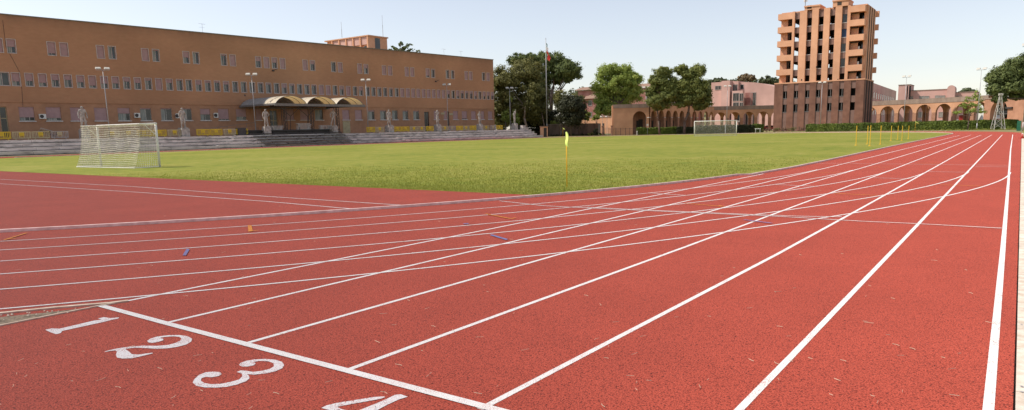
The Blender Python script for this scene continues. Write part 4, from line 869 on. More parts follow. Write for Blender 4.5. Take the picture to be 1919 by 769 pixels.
for x, y, D, hw, hh, lf, lab in ((1400, 146, 270, 18, 8, 'brownpine', 'brownish umbrella pine standing above the pink building roof'), (1438, 151, 265, 23, 8, 'far', 'wide green umbrella pine left of the tower behind the pink building'), (1345, 153, 280, 20, 6, 'far', 'low dark umbrella pine above the left end of the pink building'), (1813, 172, 260, 13, 6, 'far', 'small round pine above the right pink building, left of the young tree'), (1378, 156, 290, 16, 5, 'far', 'flat far pine crown above the middle of the pink building')):
    b_ = B(x, D); k_ = D/CF
    tree('umbrella_pine', b_, lab, crownpx(b_, [(x-hw*.45, y+1, D, hw*.55, hh*.8, 4, 1), (x+hw*.4, y, D, hw*.6, hh*.85, 4, 1), (x, y-hh*.2, D, hw*.6, hh*.8, 4, 1)]), 2600, .45, lf, ([(0, 0, 0), (0, 0, dep(x, y+hh, D).z)], [.5, .35]), group='far umbrella pines')

# hedges
def hedge(x0, x1, D0, D1, h, th, lab, lf='hedge', n=5000):
    a = dep(x0, 250, D0); b = dep(x1, 250, D1); L_e = (b-a).xy.length; rz = math.atan2(b.y-a.y, b.x-a.x)
    t = empty('hedge', (a.x, a.y, 0), rz, lab, 'hedge', 'clipped hedges beyond the far bend')
    mb = MB(); mb.box(.15, .15, 0, L_e-.15, th-.15, h-.15); mb.build('branches', M['bark'], t)
    k = n; f = RNG.random(k); side = RNG.choice(5, k, p=[.48, .04, .34, .07, .07]); x = RNG.random(k)*L_e; y = RNG.random(k)*th; z = RNG.random(k)*h
    y[side == 0] = RNG.normal(0, .05, (side == 0).sum()); y[side == 1] = th; z[side == 2] = h+RNG.normal(0, .05, (side == 2).sum())+.06*np.sin(x[side == 2]*1.7); x[side == 3] = 0; x[side == 4] = L_e
    p = np.stack([x, y, z], 1)+RNG.normal(size=(k, 3))*.03; nr = RNG.normal(size=(k, 3))*.6; nr[side == 0, 1] -= 1; nr[side == 2, 2] += 1; nr /= np.linalg.norm(nr, axis=1)[:, None]
    a_ = np.cross(nr, RNG.normal(size=(k, 3))); a_ /= np.linalg.norm(a_, axis=1)[:, None]; b2 = np.cross(nr, a_); s = RNG.uniform(.10, .19, k)[:, None]
    leafobj('foliage', np.stack([p-a_*s, p-b2*s*.7, p+a_*s, p+b2*s*.7], 1).reshape(-1, 3), LF[lf], t); return t
hedge(1195, 1268, 158, 158, 1.45, 1.2, 'clipped green hedge under the left pine', n=5200)
hedge(1270, 1302, 157, 157, 1.45, 1.2, 'short dark hedge under the right pine, left of the far goal', 'dark', n=2600)  # dark leaf colour
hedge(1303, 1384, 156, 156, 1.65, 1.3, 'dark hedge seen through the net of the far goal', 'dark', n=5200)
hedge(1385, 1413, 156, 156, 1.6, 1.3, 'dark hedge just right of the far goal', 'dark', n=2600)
hedge(1411, 1431, 160, 160, 1.7, 1.2, 'short bright-topped hedge left of the rose bushes', n=1500)
hedge(1510, 1700, 150, 134, 1.45, 1.3, 'long clipped hedge in front of the tower base', n=11000)
hedge(1701, 1903, 134, 122, 1.5, 1.3, 'long clipped hedge in front of the right arcade and gateway', n=13000)
# rose bushes
for i, (x, lab) in enumerate([(1437, 'reddish bush directly right of the short hedge'), (1452, 'second pinkish low bush from the left, by the tower corner'), (1468, 'third low reddish bush, at the left of the tower base'), (1484, 'fourth low bush with pale blooms at the tower foot'), (1499, 'last low reddish bush just left of the long tower hedge')]):
    b_ = B(x, 153); t = empty('rose_bush', b_, 0, lab, 'bush', 'rose bushes at the foot of the tower'); mb = MB()
    for k in range(5): mb.bar((0, 0, 0), (random.uniform(-.5, .5), random.uniform(-.4, .4), .8), .02)
    mb.build('stems', M['bark'], t); leafobj('foliage', leaves([(0, 0, .55, .95, .8, .45, 1), (.5, 0, .7, .5, .5, .4, .5)], 420, .10), LF['rosebush' if i % 2 == 0 else 'holm'], t)

# ================================================================ arcades
def arch_panel(mb, p0, p1, zt, half, zs, th, n=10, zb=0, pier_mi=1):
    # one bay: wall from p0 to p1 with a centred round arch of half width `half` springing at zs
    p0 = Vector(p0[:2]); p1 = Vector(p1[:2]); d = (p1-p0); L_e = d.length; d /= L_e; nn = Vector((-d.y, d.x)); c = L_e/2
    def W(u, z, s): q = p0+d*u+nn*(th/2*s); return (q.x, q.y, z)
    cv = [(c-half*math.cos(math.pi*i/n), zs+half*math.sin(math.pi*i/n)) for i in range(n+1)]
    for s in (-1, 1):
        o = (0, 1, 2, 3) if s < 0 else (3, 2, 1, 0)
        mb.add([W(0, zb, s), W(c-half, zb, s), W(c-half, zs, s), W(0, zs, s)], [o], pier_mi); mb.add([W(c+half, zb, s), W(L_e, zb, s), W(L_e, zs, s), W(c+half, zs, s)], [o], pier_mi)
        mb.add([W(0, zs, s), W(c-half, zs, s), W(c-half, zt, s), W(0, zt, s)], [o]); mb.add([W(c+half, zs, s), W(L_e, zs, s), W(L_e, zt, s), W(c+half, zt, s)], [o])
        for i in range(n): a, b = cv[i], cv[i+1]; mb.add([W(a[0], a[1], s), W(b[0], b[1], s), W(b[0], zt, s), W(a[0], zt, s)], [o])
    for i in range(n): a, b = cv[i], cv[i+1]; mb.add([W(a[0], a[1], -1), W(a[0], a[1], 1), W(b[0], b[1], 1), W(b[0], b[1], -1)], [(0, 1, 2, 3)])
    for u in (c-half, c+half): mb.add([W(u, zb, -1), W(u, zb, 1), W(u, zs, 1), W(u, zs, -1)], [(0, 1, 2, 3)], pier_mi)
def wallseg(mb, a, b, z0, z1, th, mi=0):
    a = Vector(a[:2]); b = Vector(b[:2]); d = (b-a).normalized(); n_ = Vector((-d.y, d.x))*th/2
    mb.poly([a+n_, a-n_, b-n_, b+n_], z0, z1, mi)
AM = [M['arcade'], M['arcadedark']]
def P2(x, D): p = dep(x, 240, D); return Vector((p.x, p.y))
# left wing: solid wall with one wide arch, then a receding row of narrow arches, then wide see-through arches
A0, A1, B1, C1 = P2(1149, 164), P2(1216, 163), P2(1336, 198), P2(1468, 199)
arc1 = empty('ochre_arcade', (A0.x, A0.y, 0), 0, 'curved ochre arcade with a row of narrow arches behind the two pines', 'arcade')
def loc_(v): return Vector((v.x-A0.x, v.y-A0.y))
a0, a1, b1, c1 = map(loc_, (A0, A1, B1, C1)); ZT = 7.0
dA = (a1-a0); e1 = a0+dA*.545; 
mb = MB(); wallseg(mb, a0, e1, 0, ZT-.1, .6); mb.build('wall', M['arcade'], arc1)
mb = MB(); e2 = a0+dA*.93; arch_panel(mb, e1, e2, ZT-.1, 1.5, 3.9, .6); wallseg(mb, e2, a1, 0, ZT-.1, .62, 0); mb.build('arch_bay', AM, arc1)
mb = MB(); nA = Vector((-dA.y, dA.x)).normalized(); side_ = a0+nA*6
wallseg(mb, a0, side_, 0, ZT-.1, .5); mb.build('side_wall', M['arcade'], arc1)
dB = b1-a1; nb_ = 10
for i in range(nb_):
    mb = MB(); s_ = a1+dB*(i/nb_); e_ = a1+dB*((i+1)/nb_); arch_panel(mb, s_, e_, ZT-.1, dB.length/nb_*.36, 4.1, .55); mb.build('arch_bay', AM, arc1)
    mb = MB(); q = s_; dn = dB.normalized(); wallseg(mb, q-dn*.5, q+dn*.5, 3.85, 3.97, .66); mb.build('impost', M['sill'], arc1)
nB = Vector((-dB.y, dB.x)).normalized()
mb = MB(); wallseg(mb, a0+nA*4.6, a1+nA*4.6+dA*.04, 0, ZT-.1, .4); wallseg(mb, a1+nB*4.2, b1+nB*4.2-dB*.1, 0, ZT-.1, .4); mb.build('back_wall', M['arcadedark'], arc1)
for i in range(nb_-2):
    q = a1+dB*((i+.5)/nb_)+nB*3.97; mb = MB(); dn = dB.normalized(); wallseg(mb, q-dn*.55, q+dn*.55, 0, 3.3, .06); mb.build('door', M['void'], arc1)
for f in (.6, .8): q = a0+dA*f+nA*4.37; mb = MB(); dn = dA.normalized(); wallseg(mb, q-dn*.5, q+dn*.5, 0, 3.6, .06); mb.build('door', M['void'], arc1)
dC = c1-b1; nc_ = 5; nC = Vector((-dC.y, dC.x)).normalized()
for off_ in (0, 4.4):
    for i in range(nc_):
        mb = MB(); s_ = b1+nC*off_+dC*(i/nc_); e_ = b1+nC*off_+dC*((i+1)/nc_); arch_panel(mb, s_, e_, ZT-.1, dC.length/nc_*.41, 3.75, .55); mb.build('arch_bay', AM, arc1)
def roofpoly(pts, z0, z1, mt, par, nm): mb = MB(); mb.poly(pts, z0, z1); return mb.build(nm, mt, par)
roofpoly([a0-nA*.35-dA*.01, a1-nA*.35, a1+nA*5, a0+nA*5-dA*.01], ZT-.1, ZT+.08, M['fascia'], arc1, 'roof_slab')
roofpoly([a1-nB*.36, b1-nB*.36, b1+nB*4.6, a1+nB*4.6], ZT-.097, ZT+.084, M['fascia'], arc1, 'roof_slab')
roofpoly([b1-nC*.36-dC*.01, c1-nC*.36, c1+nC*5, b1+nC*5], ZT-.094, ZT+.088, M['fascia'], arc1, 'roof_slab')
mb = MB(); q0, q1 = b1-nC*.30, c1-nC*.30; wallseg(mb, q0, q1, ZT-.95, ZT-.1, .10); mb.build('fascia', M['fascia'], arc1)
mb = MB(); q0, q1 = a0-nA*.33, a1-nA*.33; wallseg(mb, q0, q1, ZT-.8, ZT-.1, .08); mb.build('fascia', M['fascia'], arc1)
# right wing, curving from the tower towards the gateway
pts = [P2(1612, 186), P2(1662, 182), P2(1695, 178), P2(1731, 173), P2(1769, 168), P2(1807, 163.5), P2(1846, 159)]
pts = [P2(1628, 184), P2(1662.5, 180), P2(1695, 176.5), P2(1731, 172), P2(1768.5, 167), P2(1807, 162), P2(1848, 157)]
# bays centred on the arches seen: piers between them
pts = [P2(x, D) for x, D in ((1612, 187), (1646, 183), (1679, 179), (1713, 175), (1749, 170.5), (1786, 166), (1822, 161.5), (1850, 158))]
arc2 = empty('ochre_arcade', (pts[0].x, pts[0].y, 0), 0, 'ochre arcade of wide see-through arches between the tower and the gateway', 'arcade')
pl = [p-pts[0] for p in pts]; ZR = 7.1; ns_ = []
for i in range(len(pl)-1): d = (pl[i+1]-pl[i]).normalized(); ns_.append(Vector((-d.y, d.x)))
for i in range(len(pl)-1):
    for off_ in (0, 4.3):
        mb = MB(); s_ = pl[i]+ns_[i]*off_; e_ = pl[i+1]+ns_[i]*off_; L_e = (e_-s_).length; arch_panel(mb, s_, e_, ZR-.1, L_e*.40, 5.75-L_e*.40, .6, 12); mb.build('arch_bay', AM, arc2)
    roofpoly([pl[i]-ns_[i]*.36, pl[i+1]-ns_[i]*.36, pl[i+1]+ns_[i]*4.8, pl[i]+ns_[i]*4.8], ZR-.1+.003*i, ZR+.08+.003*i, M['fascia'], arc2, 'roof_slab')
    mb = MB(); wallseg(mb, pl[i]-ns_[i]*.33, pl[i+1]-ns_[i]*.33, ZR-1.05, ZR-.1, .09); mb.build('fascia', M['fascia'], arc2)

# ================================================================ tower
TY = 172.0; tl = onY(1448.6, 240, TY); tr = onY(1615.5, 233.6, TY); TW = tr.x-tl.x; TD = 11.5
tw = empty('tower_block', (tl.x, TY, 0), 0, 'eight-storey orange tower with corner balconies on a dark brown brick base', 'tower')
def tx(px, py): return onY(px, py, TY).x-tl.x
ZB = onY(1535, 154, TY).z                                   # top of the brown base
ZTOP = onY(1545, 15.5, TY).z
# base: piers and recessed strips
bw = 1.05; colx = [tx(x, 175) for x in (1471, 1491.5, 1512.6, 1533, 1555, 1576.5, 1598.4)]; cw = 1.0
wz = [(onY(1535, 208.5, TY).z, onY(1535, 194, TY).z), (onY(1535, 182, TY).z, onY(1535, 168.5, TY).z)]
mb = MB(); xs = [0]+[v for c in colx for v in (c-cw/2, c+cw/2)]+[TW]
for i in range(0, len(xs), 2): mb.box(xs[i], 0, -.02, xs[i+1], .45, ZB)
mb.box(0, .45, 0, .3, TD, ZB); mb.build('base_wall', M['towerbrown'], tw)
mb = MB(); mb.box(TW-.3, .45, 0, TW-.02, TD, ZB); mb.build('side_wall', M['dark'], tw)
for c in colx:
    z = 0
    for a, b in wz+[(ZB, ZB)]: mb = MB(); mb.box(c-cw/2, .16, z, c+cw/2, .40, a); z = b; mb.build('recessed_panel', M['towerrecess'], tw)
# rear wall of the base, open behind the last column
mb = MB(); c7 = colx[6]; z = 0
mb.box(.3, TD-.3, 0, c7-cw*1.1, TD, ZB); mb.box(c7+cw*.9, TD-.3, 0, TW-.3, TD, ZB)
for a, b in wz+[(ZB, ZB)]: mb.box(c7-cw*1.1, TD-.3, z, c7+cw*.9, TD, a); z = b+.4
mb.build('rear_wall', M['towerbrown'], tw)
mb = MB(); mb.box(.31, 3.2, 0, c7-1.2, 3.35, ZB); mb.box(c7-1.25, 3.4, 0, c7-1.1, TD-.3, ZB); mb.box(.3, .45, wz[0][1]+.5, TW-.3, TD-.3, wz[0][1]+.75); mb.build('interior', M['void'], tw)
for c in colx[:6]:
    for a, b in wz:
        mb = MB(); mb.box(c-cw/2, .2, a, c-cw/2+.06, .3, b); mb.box(c+cw/2-.06, .2, a, c+cw/2, .3, b); mb.box(c+.05, .22, a, c+.16, .3, b); mb.box(c-cw/2, .1, a-.09, c+cw/2, .42, a+.03); mb.build('window_frame', M['greymetal'], tw)
# fins on the right side of the base and of the shaft
for k in range(4):
    y = .45+k*3.2; mb = MB(); mb.box(TW-.02, y, 0, TW+.06, y+1.5, ZB); mb.build('side_fin', M['towerbrown'], tw)
mb = MB(); mb.box(-.05, -.06, ZB, TW+.12, TD+.05, ZB+.28); mb.build('ledge', M['towerorange'], tw)
# orange shaft
fz = [(onY(1545, a, TY).z, onY(1545, b, TY).z) for a, b in ((155, 139.5), (127.5, 112), (100, 84.5), (73, 57.5), (46, 30.5))]
X0, X1 = tx(1457, 150), tx(1617, 150)
cols5 = [tx(x, y) for x, y in ((1489.5, 150), (1512, 150), (1533.5, 150), (1554.5, 150), (1577, 150))]; pw = 1.12
bl0, bl1 = tx(1480.5, 150), tx(1587.5, 150)                 # inner edges of the corner balconies
z0 = ZB+.28
mb = MB(); xs = [bl0]+[v for c in cols5 for v in (c-pw/2, c+pw/2)]+[bl1]
for i in range(0, len(xs), 2): mb.box(xs[i], 0, z0, xs[i+1], .8, ZTOP)
mb.build('piers', M['towerorange'], tw)
for c in cols5:
    z = z0
    for a, b in fz+[(ZTOP-.3, ZTOP-.3)]:
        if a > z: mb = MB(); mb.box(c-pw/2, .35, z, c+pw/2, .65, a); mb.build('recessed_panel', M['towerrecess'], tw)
        z = b
mb = MB()
for k, (a, b) in enumerate(fz): mb.box(X0+1.7, .81, b+.02, X1-1.7, TD-.35, b+.32)
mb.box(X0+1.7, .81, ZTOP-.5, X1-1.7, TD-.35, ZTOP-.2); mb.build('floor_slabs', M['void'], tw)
# rear wall with openings behind columns 1, 3 and 4
mb = MB(); ro = [(cols5[0]-1.05, cols5[0]+1.0), (cols5[2]-.75, cols5[2]-.1), (cols5[3]-.75, cols5[3]-.05)]; z = z0
xs = [X0+1.7]+[v for r_ in ro for v in r_]+[X1-1.7]
for i in range(0, len(xs), 2): mb.box(xs[i], TD-.35, z0, xs[i+1], TD-.05, ZTOP)
for r_ in ro:
    z = z0
    for a, b in fz+[(ZTOP, ZTOP)]: mb.box(r_[0], TD-.35, z, r_[1], TD-.05, a); z = b-.25
mb.build('rear_wall', M['towerorange'], tw)
mb = MB()
for x, y0 in ((cols5[1], 3), (cols5[4], 3)): mb.box(x-1.3, y0, z0, x+1.3, y0+.1, ZTOP-.5)
for x in (cols5[0]+1.15, cols5[1]+1.35, cols5[2]-1.2, cols5[3]+.6): mb.box(x, 1.2, z0, x+.08, TD-.4, ZTOP-.5)
mb.build('partitions', M['void'], tw)
for (c, k) in ((cols5[4], 3), (cols5[4], 4), (cols5[4], 2), (cols5[4], 1)):
    a, b = fz[k]; mb = MB(); mb.box(c-pw/2, .55, a, c+pw/2, .6, b); mb.build('boarded_window', M['bluepane'] if k == 3 else M['glass'], tw)
for c in cols5:
    for a, b in fz: mb = MB(); mb.box(c-pw/2, .3, a-.08, c+pw/2, .67, a+.02); mb.build('sill', M['sill'], tw)
# corner walls with balconies
for s, xa, xb in ((-1, X0, bl0), (1, bl1, X1)):
    mb = MB(); dx0, dx1 = (xb-1.35, xb-.35) if s < 0 else (xa+1.55, xa+2.6)
    rec = 1.5; z = z0
    for a, b in fz: 
        zb_, zt_ = a-.25, a+2.25
        mb.box(xa, rec, z, xb, rec+.3, zb_) if zb_ > z else None; mb.box(xa, rec, zb_, dx0, rec+.3, zt_); mb.box(dx1, rec, zb_, xb, rec+.3, zt_); z = zt_
    mb.box(xa, rec, z, xb, rec+.3, ZTOP-.1)
    if s < 0: mb.box(xa, rec+.3, z0, xa+.3, TD, ZTOP-.12)
    mb.build('corner_wall', M['towerorange'], tw)
    mb = MB(); [mb.box(dx0, rec+2.2, a-.25, dx1-(.25 if k < 3 else 0) if s > 0 else dx1, rec+2.3, a+2.25) for k, (a, b) in enumerate(fz)]
    mb.build('door', M['glass'], tw)
    if s > 0:
        for k in (0, 1, 2): a = fz[k][0]; mb = MB(); mb.box(dx0+.05, rec+.05, a-.2, dx0+.42, rec+.12, a+1.05); mb.build('door_panel', M['white'], tw)
    for k, (a, b) in enumerate(fz[1:]+[(ZTOP-1.45+.25+.0, 0)]):
        zb_ = a-.75 if k < 4 else ZTOP-1.55; h_ = 1.35; o0, o1 = (xa-.38, xb) if s < 0 else (xa, xb-.25)
        zb_ = fz[k][1]+.35 if k < 4 else ZTOP-1.6
        mb = MB(); mb.box(o0, -.35 if s > 0 else .0, zb_, o1, -.15 if s > 0 else .2, zb_+h_); mb.box(o0, -.15 if s > 0 else .2, zb_, o1, rec, zb_+.22)
        mb.box(o0 if s < 0 else o1-.2, -.15 if s > 0 else .2, zb_+.22, o0+.2 if s < 0 else o1, rec, zb_+h_)
        if s < 0: mb.box(o0, rec, zb_, xa, TD*.4, zb_+h_)
        mb.build('balcony', M['towerorange'], tw)
# right side wall with vertical fins and rear balconies
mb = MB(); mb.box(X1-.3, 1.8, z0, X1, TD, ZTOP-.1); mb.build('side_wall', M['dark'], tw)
for k in range(4): y = 1.8+k*2.75; mb = MB(); mb.box(X1, y, z0, X1+.08, y+1.3, ZTOP-.05); mb.build('side_fin', M['towerorange'], tw)
for k in range(5):
    zb_ = fz[k][1]+.35 if k < 4 else ZTOP-1.6; mb = MB(); mb.box(X1-.3, TD-.2, zb_, X1+.75, TD+.6, zb_+1.3); mb.build('balcony', M['towerorange'], tw)
mb = MB(); mb.box(X0+.2, .9, ZTOP-.2, X1-.05, TD-.1, ZTOP+.05); mb.build('roof', M['towerorange'], tw)
for xa_, xb_, yt_, ww in ((1508, 1537, 8, (1513, 1521)), (1560.5, 1590, 3.5, (1569, 1577))):
    xa = tx(xa_, 12); xb = tx(xb_, 12); zz = onY(1540, yt_, TY).z; mb = MB(); mb.box(xa, -.02, ZTOP, xb, 5, zz-.3); mb.box(xa-.1, -.2, zz-.3, xb+.1, 5.2, zz); h = mb.build('roof_cabin', M['towerorange'], tw)
    wa, wb = tx(ww[0], 12), tx(ww[1], 12); mb = MB(); mb.box(wa, -.05, ZTOP+.25, wb, .02, ZTOP+1.0); mb.build('window', M['void'], h)
for i, (x, y) in enumerate(((1502, 150), (1486, 150), (1570, 150), (1585, 150), (1530, 126))):
    p = tx(x, y); mb = MB(); mb.box(p-.1, -.05, onY(x, y, TY).z-.2, p+.1, .01, onY(x, y, TY).z+.2); mb.build('vent', M['void'], tw)
for x, yt, D_, lab, th in ((1509, -16, 174, 'thick telecom mast at the left cabin on top of the tower', .10), (1561, -6, 174, 'thin whip aerial on the middle of the tower roof', .04), (1590, 0, 176, 'small forked aerial on the right cabin of the tower', .05)):
    p = onY(x, 10, D_); zz = onY(x, yt, D_).z; t = empty('roof_antenna', (p.x, D_, ZTOP), 0, lab, 'antenna', 'antennas on the tower roof')
    mb = MB(); mb.bar((0, 0, 0), (0, 0, zz-ZTOP), th, n=6); mb.build('mast', M['pole'], t)
    mb = MB()
    if th > .08:
        for k in range(3): a_ = k*2.1; mb.box(.3*math.cos(a_)-.12, .3*math.sin(a_)-.12, 2.2, .3*math.cos(a_)+.12, .3*math.sin(a_)+.12, 3.6)
    else: mb.bar((-.4, 0, (zz-ZTOP)*.8), (.4, 0, (zz-ZTOP)*.85), .03)
    mb.build('aerial', M['white'] if th > .08 else M['pole'], t)

# ================================================================ pink and rose buildings behind
def bl_box(par, name, x0, y0, x1, y1, z0, z1, mt): mb = MB(); mb.box(x0, y0, z0, x1, y1, z1); return mb.build(name, mt, par)
YP = 226.0; a = onY(1333, 160, YP); pk = empty('pink_building', (a.x, YP, 0), 0, 'pink building with a gently curved roof left of the tower, above the arcade', 'building')
def kx(px, py, Y=YP): return onY(px, py, Y).x-a.x
def kz(px, py, Y=YP): return onY(px, py, Y).z
def panel_win(par, px0, py0, px1, py1, Y, n=2, ox=None, mt='glass'):
    q0 = onY(px0, py0, Y); q1 = onY(px1, py1, Y); o = par.location; mb = MB(); x0, x1 = q0.x-o.x, q1.x-o.x; z1, z0 = q0.z, q1.z; yy = Y-o.y
    t = .14; mb.box(x0-t, yy-.09, z0-t, x0, yy, z1+t); mb.box(x1, yy-.09, z0-t, x1+t, yy, z1+t); mb.box(x0, yy-.09, z1, x1, yy, z1+t); mb.box(x0, yy-.12, z0-t, x1, yy, z0)
    for i in range(1, n): x = x0+(x1-x0)*i/n; mb.box(x-.07, yy-.06, z0, x+.07, yy-.005, z1)
    f = mb.build('window', M['greyp'], par); mb = MB(); mb.box(x0, yy-.03, z0, x1, yy-.012, z1); mb.build('pane', M['glass'] if mt == 'glass' else M[mt], f); return f
x1_, x2_, x3_, x4_ = kx(1355, 160), kx(1383, 155), kx(1442, 160), kx(1462, 165)
bl_box(pk, 'wall', 0, 0, x1_, 14, 0, kz(1344, 154.5), M['pink'])
bl_box(pk, 'wall', x1_, -1.6, kx(1371, 155), 14, 0, kz(1362, 152), M['pink'])
bl_box(pk, 'wall', kx(1371, 155), .4, x2_, 14, 0, kz(1376, 152.5), M['pink'])
mb = MB(); n = 16; vs = []; Xs = [x2_+(x4_-x2_)*i/n for i in range(n+1)]
zt_ = [kz(1383+79*i/n, 154+13*((max(0, i/n-.25)/.75)**1.8)) for i in range(n+1)]
for i in range(n): mb.box(Xs[i], 1.5, 0, Xs[i+1]-.0, 16, (zt_[i]+zt_[i+1])/2)
mb = MB(); mb.add([(x, 1.5, 0) for x in Xs]+[(x, 1.5, z) for x, z in zip(Xs, zt_)]+[(x, 16, z) for x, z in zip(Xs, zt_)]+[(x, 16, 0) for x in Xs], [(i, i+1, n+2+i, n+1+i) for i in range(n)]+[(n+1+i, n+2+i, 2*n+3+i, 2*n+2+i) for i in range(n)]+[(2*n+2+i, 2*n+3+i, 3*n+4+i, 3*n+3+i) for i in range(n)]+[(0, n+1, 2*n+2, 3*n+3), (n, 4*n+3, 3*n+2, 2*n+1)])
mb.build('curved_wall', M['pink'], pk)
bl_box(pk, 'oriel', kx(1374, 180), -1.2, kx(1394, 180), .39, 0, kz(1384, 170.5), M['pink'])
panel_win(pk, 1341, 162, 1353, 167.5, YP-.0, 4); panel_win(pk, 1374.5, 159.5, 1381, 171, YP+.4, 3); panel_win(pk, 1374.5, 175.5, 1384, 189, YP-1.2, 3); panel_win(pk, 1387, 176, 1392, 189, YP-1.2, 2); panel_win(pk, 1374.5, 193, 1384, 199, YP-1.2, 3); panel_win(pk, 1387, 193, 1392, 199, YP-1.2, 2)
panel_win(pk, 1408, 174.5, 1415.5, 197, YP+1.5, 3); panel_win(pk, 1388, 159.5, 1393, 167, YP+1.5, 1)
mb = MB(); mb.box(kx(1394, 180), 1.42, kz(1395, 197), kx(1408, 175), 1.5, kz(1395, 174)); mb.build('recess_panel', M['rose'], pk)
panel_win(pk, 1377, 213, 1386, 226, YP+.39-1.6, 2); panel_win(pk, 1398, 214, 1403, 240, YP+1.5, 2); panel_win(pk, 1412, 214, 1417, 236, YP+1.5, 2)
bl_box(pk, 'door_canopy', kx(1384, 228), -2.6, kx(1395, 228), -1.2, kz(1390, 229), kz(1390, 227.6), M['greyp']); bl_box(pk, 'door', kx(1386, 230), -1.26, kx(1391, 230), -1.2, 0, kz(1390, 229.5), M['void'])
# wing right of the tower
YR = 250.0
def rbld(name, x0, x1, yt, Y, dep_, lab, mt='pink', cat='building'):
    p0 = onY(x0, yt, Y); p1 = onY(x1, yt, Y); t = empty(name, (p0.x, Y, 0), 0, lab, cat); bl_box(t, 'wall', 0, 0, p1.x-p0.x, dep_, 0, p0.z, M[mt]); bl_box(t, 'coping', -.1, -.12, p1.x-p0.x+.1, dep_+.1, p0.z, p0.z+.22, M['fascia']); return t
pa = dep(1630, 200, 205); pb = dep(1678, 200, 268); wg = empty('pink_wing', (pa.x, pa.y, 0), math.atan2(pb.y-pa.y, pb.x-pa.x), 'pale pink wing receding from the tower with a row of small dark windows', 'building'); Lw = (pb-pa).xy.length
za, zb_ = dep(1633, 154, 206).z, dep(1678, 172, 268).z; zw = (za+zb_)/2
mb = MB(); mb.add([(0, 0, 0), (Lw, 0, 0), (Lw, 0, zw), (0, 0, zw), (0, 12, 0), (Lw, 12, 0), (Lw, 12, zw), (0, 12, zw)], [(0, 1, 2, 3), (1, 5, 6, 2), (3, 2, 6, 7), (4, 0, 3, 7)]); mb.build('wall', M['pink'], wg)
for i in range(11):
    u = 8+i*(Lw-12)/11
    for z in (zw-4.6, zw-9.5):
        mb = MB(); mb.box(u-.7, -.06, z, u+.7, .02, z+2.0); w_ = mb.build('window', M['greyp'], wg); mb = MB(); mb.box(u-.55, -.075, z+.15, u+.55, -.062, z+1.85); mb.build('pane', M['glass'], w_)
st_ = rbld('stair_tower', 1684, 1706, 160.5, 244, 9, 'tall pink stair tower with dark vertical slots right of the floodlight pole')
p_ = st_.location
for a_, b_ in ((1698, 1700.2), (1702, 1705.7)): q0 = onY(a_, 190, 244).x-p_.x; q1 = onY(b_, 190, 244).x-p_.x; bl_box(st_, 'slot', q0, -.05, q1, .01, 2, onY(1700, 161.5, 244).z, M['dark'])
lb_ = rbld('pink_block', 1706.5, 1779, 171, 246, 12, 'long pink three-storey block with pairs of white windows behind the right arcade')
for x0, x1, y0, y1 in ((1706.9, 1710, 181.5, 189), (1724, 1730.5, 181, 189), (1733.5, 1740, 181, 189), (1753.5, 1760, 180, 188.5), (1763, 1770, 180, 188.5), (1722, 1727, 211, 220), (1730.5, 1736, 211, 220), (1760, 1766, 211, 219.5), (1722, 1727, 226, 233), (1730, 1736, 226, 233), (1759.5, 1766, 226, 233)):
    panel_win(lb_, x0, y0, x1, y1, 246, 2, mt='curtain')
q = onY(1783, 160, 243); t = empty('round_topped_pier', (q.x, 243, 0), 0, 'slim pink pier with a rounded top rising between the pink blocks', 'pier'); mb = MB(); r_ = 1.0; zc_ = q.z-r_
pts_ = [(-r_, 0), (r_, 0)]+[(r_*math.cos(math.pi*k/10), zc_+r_*math.sin(math.pi*k/10)) for k in range(11)]
mb.add([(x, 0, z) for x, z in pts_]+[(x, 6, z) for x, z in pts_], [tuple(range(13)), tuple(range(25, 12, -1))]+[(i, (i+1) % 13, 13+(i+1) % 13, 13+i) for i in range(13)]); mb.build('pier_wall', M['pink'], t)
l2 = rbld('pink_annex', 1786, 1832, 174.5, 247, 10, 'lower pink annex right of the round-topped pier', 'pink'); panel_win(l2, 1787.5, 181, 1796, 188, 247, 2)
# rose house with tiled hip roof behind the plane tree
YH = 205; h0 = onY(1093, 186, YH); h1 = onY(1131, 186, YH); hs = empty('rose_house', (h0.x, YH, 0), 0, 'rose-coloured house with a brown tiled hip roof left of the plane tree', 'house'); W_ = h1.x-h0.x; ze = h0.z
bl_box(hs, 'wall', 0, 0, W_, 10, 0, ze, M['rose'])
zr = onY(1105, 173, YH).z; mb = MB(); mb.add([(-.9, -.9, ze), (W_+.9, -.9, ze), (W_+.9, 10.9, ze), (-.9, 10.9, ze), (W_*.30, 5, zr), (W_*.8, 5, zr)], [(0, 1, 5, 4), (1, 2, 5), (2, 3, 4, 5), (3, 0, 4), (3, 2, 1, 0)]); mb.build('roof', M['tiles'], hs)
panel_win(hs, 1102.5, 189.5, 1109, 198, YH, 1); panel_win(hs, 1102.5, 211, 1109, 219, YH, 1)
h2 = rbld('rose_house', 1083, 1300, 171.5, 235, 9, 'long rose building whose upper wall shows between the tree crowns behind the arcade', 'rose', 'house')
p_ = onY(1083, 169, 233); mb = MB(); o = h2.location; zz = onY(1083, 171, 235).z; wl = onY(1300, 170, 235).x-o.x
mb.add([(-1, -1, zz+.2), (wl+1, -1, zz+.2), (wl+1, 4.5, zz+1.6), (-1, 4.5, zz+1.6)], [(0, 1, 2, 3)]); mb.build('roof', M['tiles'], h2)
for x in range(1212, 1296, 12): panel_win(h2, x, 178, x+4, 186, 235, 1); panel_win(h2, x, 192, x+4, 200, 235, 1)
